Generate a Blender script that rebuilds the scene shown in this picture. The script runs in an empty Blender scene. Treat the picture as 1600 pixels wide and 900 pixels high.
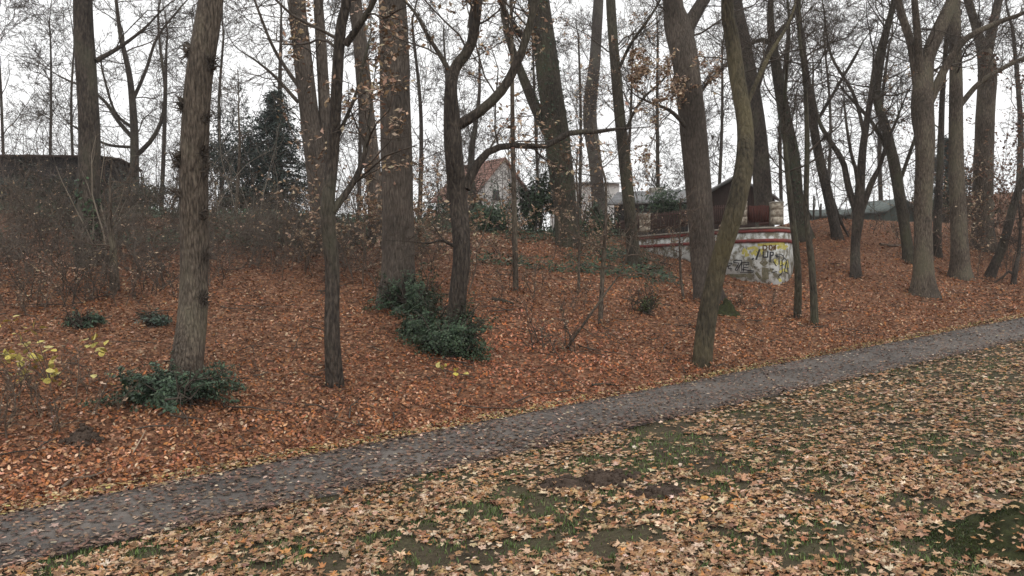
import bpy, math, random
import numpy as np
from mathutils import Vector
R = math.radians
scene = bpy.context.scene
COL = scene.collection

# ------------------------------------------------------------------ camera, sky, sun, exposure
F = 1232.0                     # focal length in pixels of the 1600 px wide photograph
CAMZ = 2.4
PITCH = math.atan((450 - 430) / F)
cam = bpy.data.cameras.new('camera'); cam.sensor_width = 36.0; cam.lens = 36.0 * F / 1600.0
cam.clip_start = 0.05; cam.clip_end = 3000
camo = bpy.data.objects.new('camera', cam); COL.objects.link(camo)
camo.location = (0, 0, CAMZ); camo.rotation_euler = (R(90) - PITCH, 0, 0)
scene.camera = camo

SUN_EL, SUN_ROT = R(38), R(150)
world = bpy.data.worlds.new('World'); scene.world = world; world.use_nodes = True
nt = world.node_tree; nt.nodes.clear()
sky = nt.nodes.new('ShaderNodeTexSky'); sky.sky_type = 'NISHITA'; sky.sun_disc = False
sky.sun_elevation = SUN_EL; sky.sun_rotation = SUN_ROT; sky.air_density = 1.0; sky.dust_density = 4.0
hs = nt.nodes.new('ShaderNodeHueSaturation'); hs.inputs['Saturation'].default_value = 0.12
mx = nt.nodes.new('ShaderNodeMix'); mx.data_type = 'RGBA'; mx.inputs[0].default_value = 0.85
mx.inputs[7].default_value = (10.9, 10.9, 10.9, 1)          # an even overcast cloud layer
bg = nt.nodes.new('ShaderNodeBackground'); bg.inputs[1].default_value = 0.12
wo = nt.nodes.new('ShaderNodeOutputWorld')
nt.links.new(sky.outputs[0], hs.inputs['Color']); nt.links.new(hs.outputs[0], mx.inputs[6])
nt.links.new(mx.outputs[2], bg.inputs[0]); nt.links.new(bg.outputs[0], wo.inputs[0])
sun = bpy.data.lights.new('sun', 'SUN'); sun.energy = 0.5; sun.angle = R(40); sun.color = (1.0, 0.97, 0.92)
suno = bpy.data.objects.new('sun', sun); COL.objects.link(suno)
suno.rotation_euler = (R(90) - SUN_EL, 0, R(180) - SUN_ROT)
scene.view_settings.view_transform = 'Standard'; scene.view_settings.look = 'None'
scene.view_settings.exposure = 0.12; scene.view_settings.gamma = 1.0
scene.view_settings.use_curve_mapping = False
scene.cycles.max_bounces = 5; scene.cycles.diffuse_bounces = 3; scene.cycles.glossy_bounces = 2
scene.cycles.transparent_max_bounces = 4

# ------------------------------------------------------------------ picture <-> place
cp, sp = math.cos(PITCH), math.sin(PITCH)
def ray(px, py):
    u = (px - 800) / F; v = (450 - py) / F
    return u, cp + v * sp, v * cp - sp          # x, y, z (camera looks along +y, pitched down)
def unproj(px, py, d):
    x, y, z = ray(px, py); k = d / y
    return np.array((x * k, d, CAMZ + z * k))
def proj(P):
    P = np.asarray(P, float); x = P[..., 0]; y = P[..., 1]; z = P[..., 2] - CAMZ
    fw = y * cp - z * sp; up = z * cp + y * sp
    fw = np.where(fw < .05, .05, fw)
    return 800 + F * x / fw, 450 - F * up / fw, fw
def sstep(a, b, x):
    t = np.clip((x - a) / (b - a), 0, 1); return t * t * (3 - 2 * t)

# ------------------------------------------------------------------ smooth value noise (vectorised)
_rn = np.random.default_rng(5); _tab = _rn.random((256, 256))
def vnoise(x, y):
    xi = np.floor(x).astype(int); yi = np.floor(y).astype(int); fx = x - xi; fy = y - yi
    fx = fx * fx * (3 - 2 * fx); fy = fy * fy * (3 - 2 * fy)
    a = _tab[xi & 255, yi & 255]; b = _tab[(xi + 1) & 255, yi & 255]
    c = _tab[xi & 255, (yi + 1) & 255]; d = _tab[(xi + 1) & 255, (yi + 1) & 255]
    return (a * (1 - fx) + b * fx) * (1 - fy) + (c * (1 - fx) + d * fx) * fy
def fbm(x, y): return (vnoise(x, y) + .5 * vnoise(x * 2.1 + 7, y * 2.1) + .25 * vnoise(x * 4.3, y * 4.3 + 3)) / 1.75

# ------------------------------------------------------------------ terrain
PD = np.array((.847, .5316)); PN = np.array((-.5316, .847)); P0 = np.array((0., 9.08)); PW = 1.68
GRADE = .069
def st(x, y):
    dx = x - P0[0]; dy = y - P0[1]
    return dx * PD[0] + dy * PD[1], dx * PN[0] + dy * PN[1]
S00 = -(P0[0] * PD[0] + P0[1] * PD[1])
def plane(s): return GRADE * 150 * np.tanh((s - S00) / 150)
CTRL = [(0, 330, 30), (60, 412, 20.5), (0, 470, 16.3), (200, 338, 30), (400, 342, 30), (400, 410, 21), (300, 480, 16.5),
        (620, 350, 31), (620, 450, 18.2), (850, 374, 30), (850, 460, 19), (1000, 374, 31.5), (1005, 393, 30.2), (1060, 408, 28),
        (1110, 425, 26.6), (1200, 442, 25.2), (1240, 444, 25.2), (1262, 352, 33), (1300, 343, 36), (1340, 430, 25.5), (1440, 347, 40),
        (1440, 462, 24.3), (1500, 432, 28.5), (1600, 352, 45), (1600, 432, 31), (1250, 395, 29.5), (1150, 395, 34), (700, 372, 42),
        (1000, 388, 42), (300, 362, 42), (1350, 362, 50), (0, 362, 42), (-400, 330, 30), (-400, 420, 20), (1900, 352, 50)]
_c = np.array([unproj(*c) for c in CTRL])
_s, _t = st(_c[:, 0], _c[:, 1]); _r = _c[:, 2] - plane(_s)
_es = np.arange(-40, 81, 7.0)
_ex = P0[0] + _es * PD[0] + PW * PN[0]; _ey = P0[1] + _es * PD[1] + PW * PN[1]
RX = np.concatenate([_c[:, 0], _ex]); RY = np.concatenate([_c[:, 1], _ey]); RV = np.concatenate([_r, 0 * _es])
def _k(d2): return .5 * d2 * np.log(d2 + 1e-9)
_n = len(RX); _A = np.zeros((_n + 3, _n + 3))
_A[:_n, :_n] = _k((RX[:, None] - RX) ** 2 + (RY[:, None] - RY) ** 2) + np.eye(_n) * .4
_A[:_n, _n] = 1; _A[:_n, _n + 1] = RX; _A[:_n, _n + 2] = RY; _A[_n:, :_n] = _A[:_n, _n:].T
_w = np.linalg.solve(_A, np.concatenate([RV, np.zeros(3)]))
def H(x, y):
    x = np.asarray(x, float); y = np.asarray(y, float); sh = x.shape; x = x.ravel(); y = y.ravel()
    out = np.empty(len(x))
    for a in range(0, len(x), 20000):
        X = x[a:a + 20000]; Y = y[a:a + 20000]; s, t = st(X, Y); pz = plane(s)
        g = _k((X[:, None] - RX) ** 2 + (Y[:, None] - RY) ** 2) @ _w[:_n] + _w[_n] + _w[_n + 1] * X + _w[_n + 2] * Y
        gen = 4.6 * sstep(0, 17, t - PW)
        f = np.maximum(sstep(45, 62, s), sstep(22, 34, -s)); g = g * (1 - f) + gen * f
        far = sstep(34, 52, t); g = g * (1 - far) + (5.2 - pz) * far
        g = np.maximum(g, 0) * sstep(0, 1.6, t - PW)
        near = sstep(0.2, 1.2, t - PW)
        b = (fbm(X * .8, Y * .8) - .5) * .22 + (fbm(X * 2.7 + 9, Y * 2.7) - .5) * .09
        lawn = (fbm(X * .5 + 3, Y * .5) - .5) * .10 + (fbm(X * 2.2, Y * 2.2 + 4) - .5) * .05
        out[a:a + 20000] = pz + g + b * near + lawn * sstep(.15, .9, -t)
    return out.reshape(sh)
def h1(x, y): return float(H(np.array([x]), np.array([y]))[0])
def hit(px, py):
    rx, ry, rz = ray(px, py); d = np.arange(3, 70, .05)
    z = CAMZ + rz / ry * d - H(rx / ry * d, d)
    i = np.argmax(z < 0) if (z < 0).any() else len(d) - 1
    return float(d[i])
def hitp(px, py):
    d = hit(px, py); p = unproj(px, py, d); p[2] = h1(p[0], p[1]); return p
def gnormal(x, y):
    e = .08; nx = (H(x - e, y) - H(x + e, y)) / (2 * e); ny = (H(x, y - e) - H(x, y + e)) / (2 * e)
    n = np.stack([nx, ny, np.ones_like(nx)], -1); return n / np.linalg.norm(n, axis=-1, keepdims=True)

# ------------------------------------------------------------------ mesh and object helpers
def mesh_np(name, V, faces, col=None, smooth=False):
    """faces: list of integer arrays (n,3) or (n,4)."""
    me = bpy.data.meshes.new(name); V = np.asarray(V, np.float32)
    faces = [np.asarray(f, np.int32) for f in faces if len(f)]
    me.vertices.add(len(V)); me.vertices.foreach_set('co', V.ravel())
    idx = np.concatenate([f.ravel() for f in faces]) if faces else np.zeros(0, np.int32)
    tot = np.concatenate([np.full(len(f), f.shape[1], np.int32) for f in faces])
    me.loops.add(len(idx)); me.loops.foreach_set('vertex_index', idx)
    me.polygons.add(len(tot)); me.polygons.foreach_set('loop_start', (np.cumsum(tot) - tot).astype(np.int32))
    me.polygons.foreach_set('loop_total', tot)
    if smooth: me.polygons.foreach_set('use_smooth', np.ones(len(tot), bool))
    if col is not None:
        at = me.attributes.new('Col', 'FLOAT_COLOR', 'POINT'); c = np.ones((len(V), 4), np.float32); c[:, :3] = col
        at.data.foreach_set('color', c.ravel())
    me.update(calc_edges=True); return me
def obj(name, me, mat=None, parent=None, kind=None):
    o = bpy.data.objects.new(name, me); COL.objects.link(o)
    if mat is not None and me is not None and not me.materials: me.materials.append(mat)
    if parent is not None: o.parent = parent
    if kind: o['kind'] = kind
    return o
def tag(o, label, cat, group=None):
    o['label'] = label; o['category'] = cat
    if group: o['group'] = group
    return o
def thing(name, label, cat, loc, group=None):
    o = bpy.data.objects.new(name, None); COL.objects.link(o); o.location = loc; o.empty_display_size = .2
    bpy.context.view_layer.update() if False else None
    return tag(o, label, cat, group)
def part(name, V, faces, mat, root, col=None, smooth=False, kind=None, origin=None):
    """vertices given in world space; made local to the root Empty (roots are never rotated)."""
    off = np.array(root.location) if origin is None else np.asarray(origin)
    return obj(name, mesh_np(name, np.asarray(V) - off, faces, col, smooth), mat, root, kind)
class MB:
    def __init__(s): s.V = []; s.F3 = []; s.F4 = []; s.n = 0
    def add(s, V, F3=(), F4=()):
        V = np.asarray(V, float)
        if len(F3): s.F3.append(np.asarray(F3) + s.n)
        if len(F4): s.F4.append(np.asarray(F4) + s.n)
        s.V.append(V); s.n += len(V)
    def box(s, c, size, ax=(1, 0), tilt=0):
        """box centred on c (x,y) with base z; ax = horizontal direction of its x side."""
        a = np.array((ax[0], ax[1], 0.)); a /= np.linalg.norm(a); b = np.array((-a[1], a[0], 0)); u = np.array((0, 0, 1.))
        q = []
        for k in (0, 1):
            for i, j in ((-1, -1), (1, -1), (1, 1), (-1, 1)):
                q.append(np.array(c, float) + a * (i * size[0] / 2 + k * tilt) + b * j * size[1] / 2 + u * k * size[2])
        s.add(q, F4=[(3, 2, 1, 0), (4, 5, 6, 7), (0, 1, 5, 4), (1, 2, 6, 5), (2, 3, 7, 6), (3, 0, 4, 7)])
    def tube(s, P, Rr, n=6):
        V, q = tubes(np.asarray(P, float)[None], np.asarray(Rr, float)[None], n); s.add(V, F4=q)
    def faces(s):
        out = []
        if s.F3: out.append(np.concatenate(s.F3))
        if s.F4: out.append(np.concatenate(s.F4))
        return out
    def verts(s): return np.concatenate(s.V)
    def part(s, name, mat, root, smooth=False, kind=None): return part(name, s.verts(), s.faces(), mat, root, None, smooth, kind)
def norm(v): return v / (np.linalg.norm(v, axis=-1, keepdims=True) + 1e-12)
def tubes(P, Rr, n):
    """P (M,K,3), Rr (M,K) -> vertices, quads of M open tubes (tips end thin)."""
    M, K, _ = P.shape; T = np.empty_like(P)
    T[:, 1:-1] = P[:, 2:] - P[:, :-2]; T[:, 0] = P[:, 1] - P[:, 0]; T[:, -1] = P[:, -1] - P[:, -2]; T = norm(T)
    mt = norm(P[:, -1] - P[:, 0]); ref = np.where(np.abs(mt[:, 2:3]) > .8, np.array([[1., 0, 0]]), np.array([[0, 0, 1.]]))[:, None, :]
    A = norm(np.cross(T, np.broadcast_to(ref, T.shape))); B = np.cross(T, A)
    th = np.arange(n) * 2 * math.pi / n; c = np.cos(th); s = np.sin(th)
    V = P[:, :, None, :] + Rr[:, :, None, None] * (A[:, :, None, :] * c[None, None, :, None] + B[:, :, None, :] * s[None, None, :, None])
    base = (np.arange(M) * K * n)[:, None, None] + (np.arange(K - 1) * n)[None, :, None]; j = np.arange(n); j2 = (j + 1) % n
    q = np.stack([base + j, base + j2, base + n + j2, base + n + j], -1).reshape(-1, 4)
    return V.reshape(-1, 3), q

# ------------------------------------------------------------------ materials
def newmat(name):
    m = bpy.data.materials.new(name); m.use_nodes = True; n = m.node_tree
    return m, n, n.nodes['Principled BSDF']
def N(n, t, **kw):
    x = n.nodes.new(t)
    for k, v in kw.items():
        if k in x.inputs: x.inputs[k].default_value = v
        else: setattr(x, k, v)
    return x
def ramp(n, src, stops):
    r = n.nodes.new('ShaderNodeValToRGB'); e = r.color_ramp.elements
    while len(e) < len(stops): e.new(.5)
    for i, (p, c) in enumerate(stops): e[i].position = p; e[i].color = (*c, 1)
    n.links.new(src, r.inputs[0]); return r
def coords(n, scale=(1, 1, 1)):
    g = N(n, 'ShaderNodeNewGeometry'); m = N(n, 'ShaderNodeMapping'); m.inputs['Scale'].default_value = scale
    n.links.new(g.outputs['Position'], m.inputs['Vector']); return m.outputs[0]
def bump(n, b, src, strength, dist):
    x = N(n, 'ShaderNodeBump', Strength=strength, Distance=dist)
    n.links.new(src, x.inputs['Height']); n.links.new(x.outputs[0], b.inputs['Normal'])
def mat_bark(name, dark, light, moss=None, mossamt=.5, furrow=26, crack=.55):
    m, n, b = newmat(name); L = n.links.new
    v = coords(n, (furrow, furrow, 8)); nz = N(n, 'ShaderNodeTexNoise', Scale=1.0, Detail=5.0, Roughness=.65); L(v, nz.inputs['Vector'])
    r = ramp(n, nz.outputs['Fac'], [(.32, dark), (.68, light)])
    v2 = coords(n, (1.6, 1.6, .9)); n2 = N(n, 'ShaderNodeTexNoise', Scale=1.0, Detail=3.0); L(v2, n2.inputs['Vector'])
    c = r.outputs[0]
    r2 = ramp(n, n2.outputs['Fac'], [(.35, (.62, .62, .62)), (.7, (1.15, 1.15, 1.15))])
    mm = N(n, 'ShaderNodeMix', data_type='RGBA', blend_type='MULTIPLY'); mm.inputs[0].default_value = 1
    L(c, mm.inputs[6]); L(r2.outputs[0], mm.inputs[7]); c = mm.outputs[2]
    vv = coords(n, (furrow * .55, furrow * .55, furrow * .09)); vo = N(n, 'ShaderNodeTexVoronoi', feature='DISTANCE_TO_EDGE', Scale=1.0); L(vv, vo.inputs['Vector'])
    cr = ramp(n, vo.outputs['Distance'], [(.0, (.55, .52, .5)), (.16, (1.05, 1.05, 1.05))]); mc = N(n, 'ShaderNodeMix', data_type='RGBA', blend_type='MULTIPLY'); mc.inputs[0].default_value = crack  # fissures mildly darkened: crevice shade put into the bark colour
    L(c, mc.inputs[6]); L(cr.outputs[0], mc.inputs[7]); c = mc.outputs[2]
    if moss:
        r3 = ramp(n, n2.outputs['Fac'], [(.62 - mossamt * .4, (0, 0, 0)), (.82 - mossamt * .3, (1, 1, 1))])
        m3 = N(n, 'ShaderNodeMix', data_type='RGBA'); L(r3.outputs[0], m3.inputs[0]); L(c, m3.inputs[6]); m3.inputs[7].default_value = (*moss, 1)
        m4 = N(n, 'ShaderNodeMix', data_type='RGBA', blend_type='MULTIPLY'); m4.inputs[0].default_value = .6
        L(m3.outputs[2], m4.inputs[6]); rr = ramp(n, nz.outputs['Fac'], [(.3, (.45, .45, .45)), (.7, (1.2, 1.2, 1.2))]); L(rr.outputs[0], m4.inputs[7]); c = m4.outputs[2]
    L(c, b.inputs['Base Color']); b.inputs['Roughness'].default_value = .85; b.inputs['Specular IOR Level'].default_value = .2
    ad = N(n, 'ShaderNodeMath', operation='ADD'); L(nz.outputs['Fac'], ad.inputs[0]); L(cr.outputs[0], ad.inputs[1]); bump(n, b, ad.outputs[0], .9, .03); return m
def mat_attr(name, rough=.6, spec=.3, var=(.7, 1.25), scale=70):
    m, n, b = newmat(name); L = n.links.new
    a = N(n, 'ShaderNodeAttribute', attribute_name='Col'); nz = N(n, 'ShaderNodeTexNoise', Scale=scale, Detail=2.0); L(coords(n), nz.inputs['Vector'])
    r = ramp(n, nz.outputs['Fac'], [(.3, (var[0],) * 3), (.7, (var[1],) * 3)])
    mm = N(n, 'ShaderNodeMix', data_type='RGBA', blend_type='MULTIPLY'); mm.inputs[0].default_value = 1
    L(a.outputs['Color'], mm.inputs[6]); L(r.outputs[0], mm.inputs[7]); L(mm.outputs[2], b.inputs['Base Color'])
    b.inputs['Roughness'].default_value = rough; b.inputs['Specular IOR Level'].default_value = spec; return m
def mat_objcol(name, rough=.6, spec=.3):
    m, n, b = newmat(name); L = n.links.new
    a = N(n, 'ShaderNodeObjectInfo'); nz = N(n, 'ShaderNodeTexNoise', Scale=60.0, Detail=3.0); L(coords(n), nz.inputs['Vector'])
    r = ramp(n, nz.outputs['Fac'], [(.3, (.65,) * 3), (.7, (1.25,) * 3)])
    mm = N(n, 'ShaderNodeMix', data_type='RGBA', blend_type='MULTIPLY'); mm.inputs[0].default_value = 1
    L(a.outputs['Color'], mm.inputs[6]); L(r.outputs[0], mm.inputs[7]); L(mm.outputs[2], b.inputs['Base Color'])
    b.inputs['Roughness'].default_value = rough; b.inputs['Specular IOR Level'].default_value = spec; return m
def mat_plain(name, c1, c2, scale=6, rough=.8, spec=.2, bumpd=0, stretch=(1, 1, 1), stops=(.35, .65)):
    m, n, b = newmat(name); L = n.links.new
    nz = N(n, 'ShaderNodeTexNoise', Scale=scale, Detail=6.0, Roughness=.65); L(coords(n, stretch), nz.inputs['Vector'])
    r = ramp(n, nz.outputs['Fac'], [(stops[0], c1), (stops[1], c2)]); L(r.outputs[0], b.inputs['Base Color'])
    b.inputs['Roughness'].default_value = rough; b.inputs['Specular IOR Level'].default_value = spec
    if bumpd: bump(n, b, nz.outputs['Fac'], .8, bumpd)
    return m

M_BARK = mat_bark('bark_brown', (.065, .051, .039), (.215, .172, .132), (.145, .128, .088), .25, furrow=34)
M_BARKRED = mat_bark('bark_redbrown', (.058, .047, .038), (.175, .142, .115), furrow=30)
M_BARKDARK = mat_bark('bark_dark', (.038, .031, .026), (.125, .10, .08), (.085, .08, .056), .25)
M_BARKGREEN = mat_bark('bark_algae', (.055, .046, .03), (.14, .115, .075), (.12, .10, .055), .5, 22, .25)
M_BARKMOSS = mat_bark('bark_mossy', (.048, .042, .032), (.13, .108, .08), (.075, .074, .045), .4)
M_TWIG = mat_plain('twig', (.045, .036, .029), (.10, .08, .064), 5, .85)
M_TWIGBROWN = mat_plain('twig_brown', (.075, .054, .04), (.16, .118, .088), 5, .85)
M_LITTER = mat_attr('leaf_litter', .65, .15, (.6, 1.3))
M_LEAFBROWN = mat_attr('dry_leaf', .6, .25, (.8, 1.2))
M_LEAFGREEN = mat_attr('green_leaf', .5, .22, (.7, 1.3), 30)
M_GRASS = mat_attr('grass', .5, .3, (.75, 1.25), 10)
M_LEAFOBJ = mat_objcol('maple_leaf')

# ground: litter-brown on the slope, soil and thin grass on the lawn ('zone' blends them)
def mat_ground():
    m, n, b = newmat('ground'); L = n.links.new; P = coords(n)
    vo = N(n, 'ShaderNodeTexVoronoi', Scale=17.0, Randomness=1.0); L(P, vo.inputs['Vector'])
    nz = N(n, 'ShaderNodeTexNoise', Scale=26.0, Detail=4.0, Roughness=.7); L(P, nz.inputs['Vector'])
    sep = N(n, 'ShaderNodeSeparateColor'); L(vo.outputs['Color'], sep.inputs[0])
    lit = ramp(n, sep.outputs[0], [(0, (.07, .037, .023)), (.4, (.165, .074, .04)), (.75, (.235, .11, .06)), (1, (.36, .21, .13))])
    sn = ramp(n, nz.outputs['Fac'], [(.3, (.5,) * 3), (.7, (1.2,) * 3)])
    lm = N(n, 'ShaderNodeMix', data_type='RGBA', blend_type='MULTIPLY'); lm.inputs[0].default_value = 1; L(lit.outputs[0], lm.inputs[6]); L(sn.outputs[0], lm.inputs[7])
    n3 = N(n, 'ShaderNodeTexNoise', Scale=1.3, Detail=6.0, Roughness=.65); L(P, n3.inputs['Vector'])
    soil = ramp(n, n3.outputs['Fac'], [(.3, (.06, .045, .032)), (.52, (.085, .07, .042)), (.7, (.075, .075, .036))])
    so = N(n, 'ShaderNodeMix', data_type='RGBA', blend_type='MULTIPLY'); so.inputs[0].default_value = 1; L(soil.outputs[0], so.inputs[6]); L(sn.outputs[0], so.inputs[7])
    z = N(n, 'ShaderNodeAttribute', attribute_name='Col'); zs = N(n, 'ShaderNodeSeparateColor'); L(z.outputs['Color'], zs.inputs[0])
    mm = N(n, 'ShaderNodeMix', data_type='RGBA'); L(zs.outputs[0], mm.inputs[0]); L(so.outputs[2], mm.inputs[6]); L(lm.outputs[2], mm.inputs[7])
    L(mm.outputs[2], b.inputs['Base Color']); b.inputs['Roughness'].default_value = .9; b.inputs['Specular IOR Level'].default_value = .15
    bump(n, b, nz.outputs['Fac'], .8, .03); return m
M_GROUND = mat_ground()
def mat_asphalt():
    m, n, b = newmat('asphalt'); L = n.links.new; P = coords(n)
    f = N(n, 'ShaderNodeTexNoise', Scale=110.0, Detail=3.0); L(P, f.inputs['Vector']); g = N(n, 'ShaderNodeTexNoise', Scale=1.1, Detail=5.0); L(P, g.inputs['Vector'])
    a = ramp(n, g.outputs['Fac'], [(.32, (.07, .06, .053)), (.66, (.16, .138, .122))]); c = ramp(n, f.outputs['Fac'], [(.3, (.6,) * 3), (.7, (1.3,) * 3)])
    mm = N(n, 'ShaderNodeMix', data_type='RGBA', blend_type='MULTIPLY'); mm.inputs[0].default_value = 1; L(a.outputs[0], mm.inputs[6]); L(c.outputs[0], mm.inputs[7])
    L(mm.outputs[2], b.inputs['Base Color']); rr = ramp(n, g.outputs['Fac'], [(.32, (.42,) * 3), (.6, (.8,) * 3)]); L(rr.outputs[0], b.inputs['Roughness']); b.inputs['Specular IOR Level'].default_value = .25
    bump(n, b, f.outputs['Fac'], .6, .006); return m
M_ASPHALT = mat_asphalt()

# ------------------------------------------------------------------ ground sheet and path
def build_ground():
    xs = np.concatenate([-np.geomspace(600, 22, 40), np.arange(-21, 40, .38), np.geomspace(41, 600, 40)])
    ys = np.concatenate([-np.geomspace(300, 3, 20), np.arange(-2, 46, .38), np.geomspace(47, 900, 45)])
    X, Y = np.meshgrid(xs, ys); Z = H(X, Y); nx, ny = len(xs), len(ys)
    i = (np.arange(ny - 1)[:, None] * nx + np.arange(nx - 1)[None]).ravel()
    q = np.stack([i, i + 1, i + nx + 1, i + nx], -1)
    s, t = st(X, Y); s = s.ravel(); t = t.ravel()
    # under the path the sheet dips a little so that the asphalt lies clear above it
    Zr = Z.ravel() - .03 * sstep(0, .25, t) * sstep(0, .25, PW - t)
    zone = sstep(-.05, .35, t - PW + (fbm(X.ravel() * 2, Y.ravel() * 2) - .5) * .5)
    col = np.stack([zone] * 3, -1)
    o = obj('ground', mesh_np('ground', np.stack([X.ravel(), Y.ravel(), Zr], -1), [q], col, True), M_GROUND, kind='structure')
    o['label'] = 'leaf-strewn lawn rising into a brown wooded bank'; return o
ground = build_ground()
def build_path():
    s = np.arange(-45, 80, .25); nt_ = 9; t = np.linspace(0, PW, nt_); S, T = np.meshgrid(s, t, indexing='ij')
    rg = np.random.default_rng(2)
    wob = (fbm(s * 1.7, s * 0 + 2.5) - .5) * .12; wob2 = (fbm(s * 1.9, s * 0 + 9.5) - .5) * .12
    T = T + np.outer(wob, 1 - t / PW) + np.outer(wob2, t / PW)
    X = P0[0] + S * PD[0] + T * PN[0]; Y = P0[1] + S * PD[1] + T * PN[1]
    Z = plane(S) + .022 + .018 * np.sin(math.pi * np.clip(t / PW, 0, 1))[None]
    V = np.stack([X, Y, Z], -1); lo = V[:, :1].copy(); lo[..., 2] -= .12; hi = V[:, -1:].copy(); hi[..., 2] -= .12
    V = np.concatenate([lo, V, hi], 1); k = nt_ + 2; i = (np.arange(len(s) - 1)[:, None] * k + np.arange(k - 1)[None]).ravel()
    o = obj('path', mesh_np('path', V.reshape(-1, 3), [np.stack([i, i + k, i + k + 1, i + 1], -1)], None, True), M_ASPHALT, kind='structure')
    o['label'] = 'narrow asphalt footpath climbing along the foot of the bank'
build_path()

# ------------------------------------------------------------------ trees
def catmull(P, n):
    P = np.asarray(P, float); m = len(P)
    if m == 2: f = np.linspace(0, 1, n)[:, None]; return P[0] * (1 - f) + P[1] * f
    d = np.concatenate([[0], np.cumsum(np.linalg.norm(np.diff(P[:, :3], axis=0), axis=1))]); tt = np.linspace(0, d[-1], n)
    k = np.clip(np.searchsorted(d, tt, 'right') - 1, 0, m - 2); u = ((tt - d[k]) / (d[k + 1] - d[k] + 1e-9))[:, None]
    a = P[np.maximum(k - 1, 0)]; b = P[k]; c = P[k + 1]; e = P[np.minimum(k + 2, m - 1)]
    return .5 * (2 * b + (c - a) * u + (2 * a - 5 * b + 4 * c - e) * u ** 2 + (3 * b - a - 3 * c + e) * u ** 3)
def lobed_tube(P, r, n, rg, flare=0.0, bumpy=.05):
    """a trunk: rings along P with radius r, root flare lobes and uneven girth"""
    K = len(P); T = norm(np.gradient(P, axis=0)); ref = np.array((1., .1, 0)); A = norm(ref - (T @ ref)[:, None] * T); B = np.cross(T, A)
    th = np.arange(n) * 2 * math.pi / n; h = P[:, 2] - P[0, 2]; ph = rg.random() * 6; nl = rg.integers(4, 7)
    ox, oy = rg.random(2) * 50
    nzv = fbm(np.cos(th)[None] * 1.3 + ox + h[:, None] * .15, np.sin(th)[None] * 1.3 + oy + h[:, None] * 1.1) - .5
    rr = r[:, None] * (1 + bumpy * 2.2 * nzv + flare * np.exp(-np.maximum(h - .3, 0) / .28)[:, None] * (1 + .55 * np.cos(nl * th + ph))[None])
    V = P[:, None] + rr[..., None] * (A[:, None] * np.cos(th)[None, :, None] + B[:, None] * np.sin(th)[None, :, None])
    i = (np.arange(K - 1)[:, None] * n); j = np.arange(n)[None]; j2 = (j + 1) % n
    return V.reshape(-1, 3), np.stack([i + j, i + j2, i + n + j2, i + n + j], -1).reshape(-1, 4)
def grow(Pp, Rp, nch, rg, t0, t1, ang, lf, npts, up, wander, rf=.55, rmin=.004, maxlen=9, flat=0.0):
    """children of the branches Pp (M,K,3): arrays (M*nch, npts, 3) and radii"""
    M, K, _ = Pp.shape; cnt = np.broadcast_to(np.asarray(nch), (M,)); idx = np.repeat(np.arange(M), cnt); m = len(idx)
    if m == 0: return np.zeros((0, npts, 3)), np.zeros((0, npts))
    t = t0 + (t1 - t0) * rg.random(m); f = t * (K - 1); k = np.minimum(f.astype(int), K - 2); w = (f - k)[:, None]
    p = Pp[idx, k] * (1 - w) + Pp[idx, k + 1] * w; T = norm(Pp[idx, k + 1] - Pp[idx, k]); r = Rp[idx, k] * (1 - w[:, 0]) + Rp[idx, k + 1] * w[:, 0]
    plen = np.linalg.norm(np.diff(Pp, axis=1), axis=2).sum(1)[idx]
    q = rg.normal(size=(m, 3)); q[:, 2] *= 1 - flat; q = norm(q - (q * T).sum(1)[:, None] * T); a = np.radians(rg.normal(ang[0], ang[1], m))[:, None]
    d = norm(T * np.cos(a) + q * np.sin(a)); L = np.minimum(lf * plen * (1.15 - .65 * t), maxlen) * (.55 + .75 * rg.random(m))
    out = np.empty((m, npts, 3)); out[:, 0] = p; step = (L / (npts - 1))[:, None]
    for i in range(1, npts):
        d = norm(d + rg.normal(size=(m, 3)) * wander + np.array((0, 0, up))); p = p + d * step; out[:, i] = p
    r0 = np.clip(r * rf * (.7 + .5 * rg.random(m)), rmin, None); taper = np.linspace(1, .28, npts)[None]
    return out, np.maximum(r0[:, None] * taper, rmin * .6)
def crown_mesh(levels):
    V = []; Q = []; T3 = [np.zeros((0, 3), int)]; off = 0
    for P, Rr, n in levels:
        if len(P) == 0: continue
        if P.shape[1] == 2:                                   # the last twigs taper to a point
            v, _ = tubes(P, Rr, n); M = len(P); v = v.reshape(M, 2, n, 3); v = np.concatenate([v[:, 0], P[:, 1:2]], 1).reshape(-1, 3)
            i = (np.arange(M) * (n + 1))[:, None]; j = np.arange(n)[None]; T3.append(np.stack([i + j, i + (j + 1) % n, i + n + 0 * j], -1).reshape(-1, 3) + off); V.append(v); off += len(v); continue
        v, q = tubes(P, Rr, n); V.append(v); Q.append(q + off); off += len(v)
    return np.concatenate(V), [np.concatenate(Q), np.concatenate(T3)]

def seen(P, Rr, m):
    """only the twigs that a camera about here could see"""
    x, y, f = proj(P[:, P.shape[1] // 2]); k = (x > -m) & (x < 1600 + m) & (y > -m) & (y < 900 + m); return P[k], Rr[k]
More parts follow.
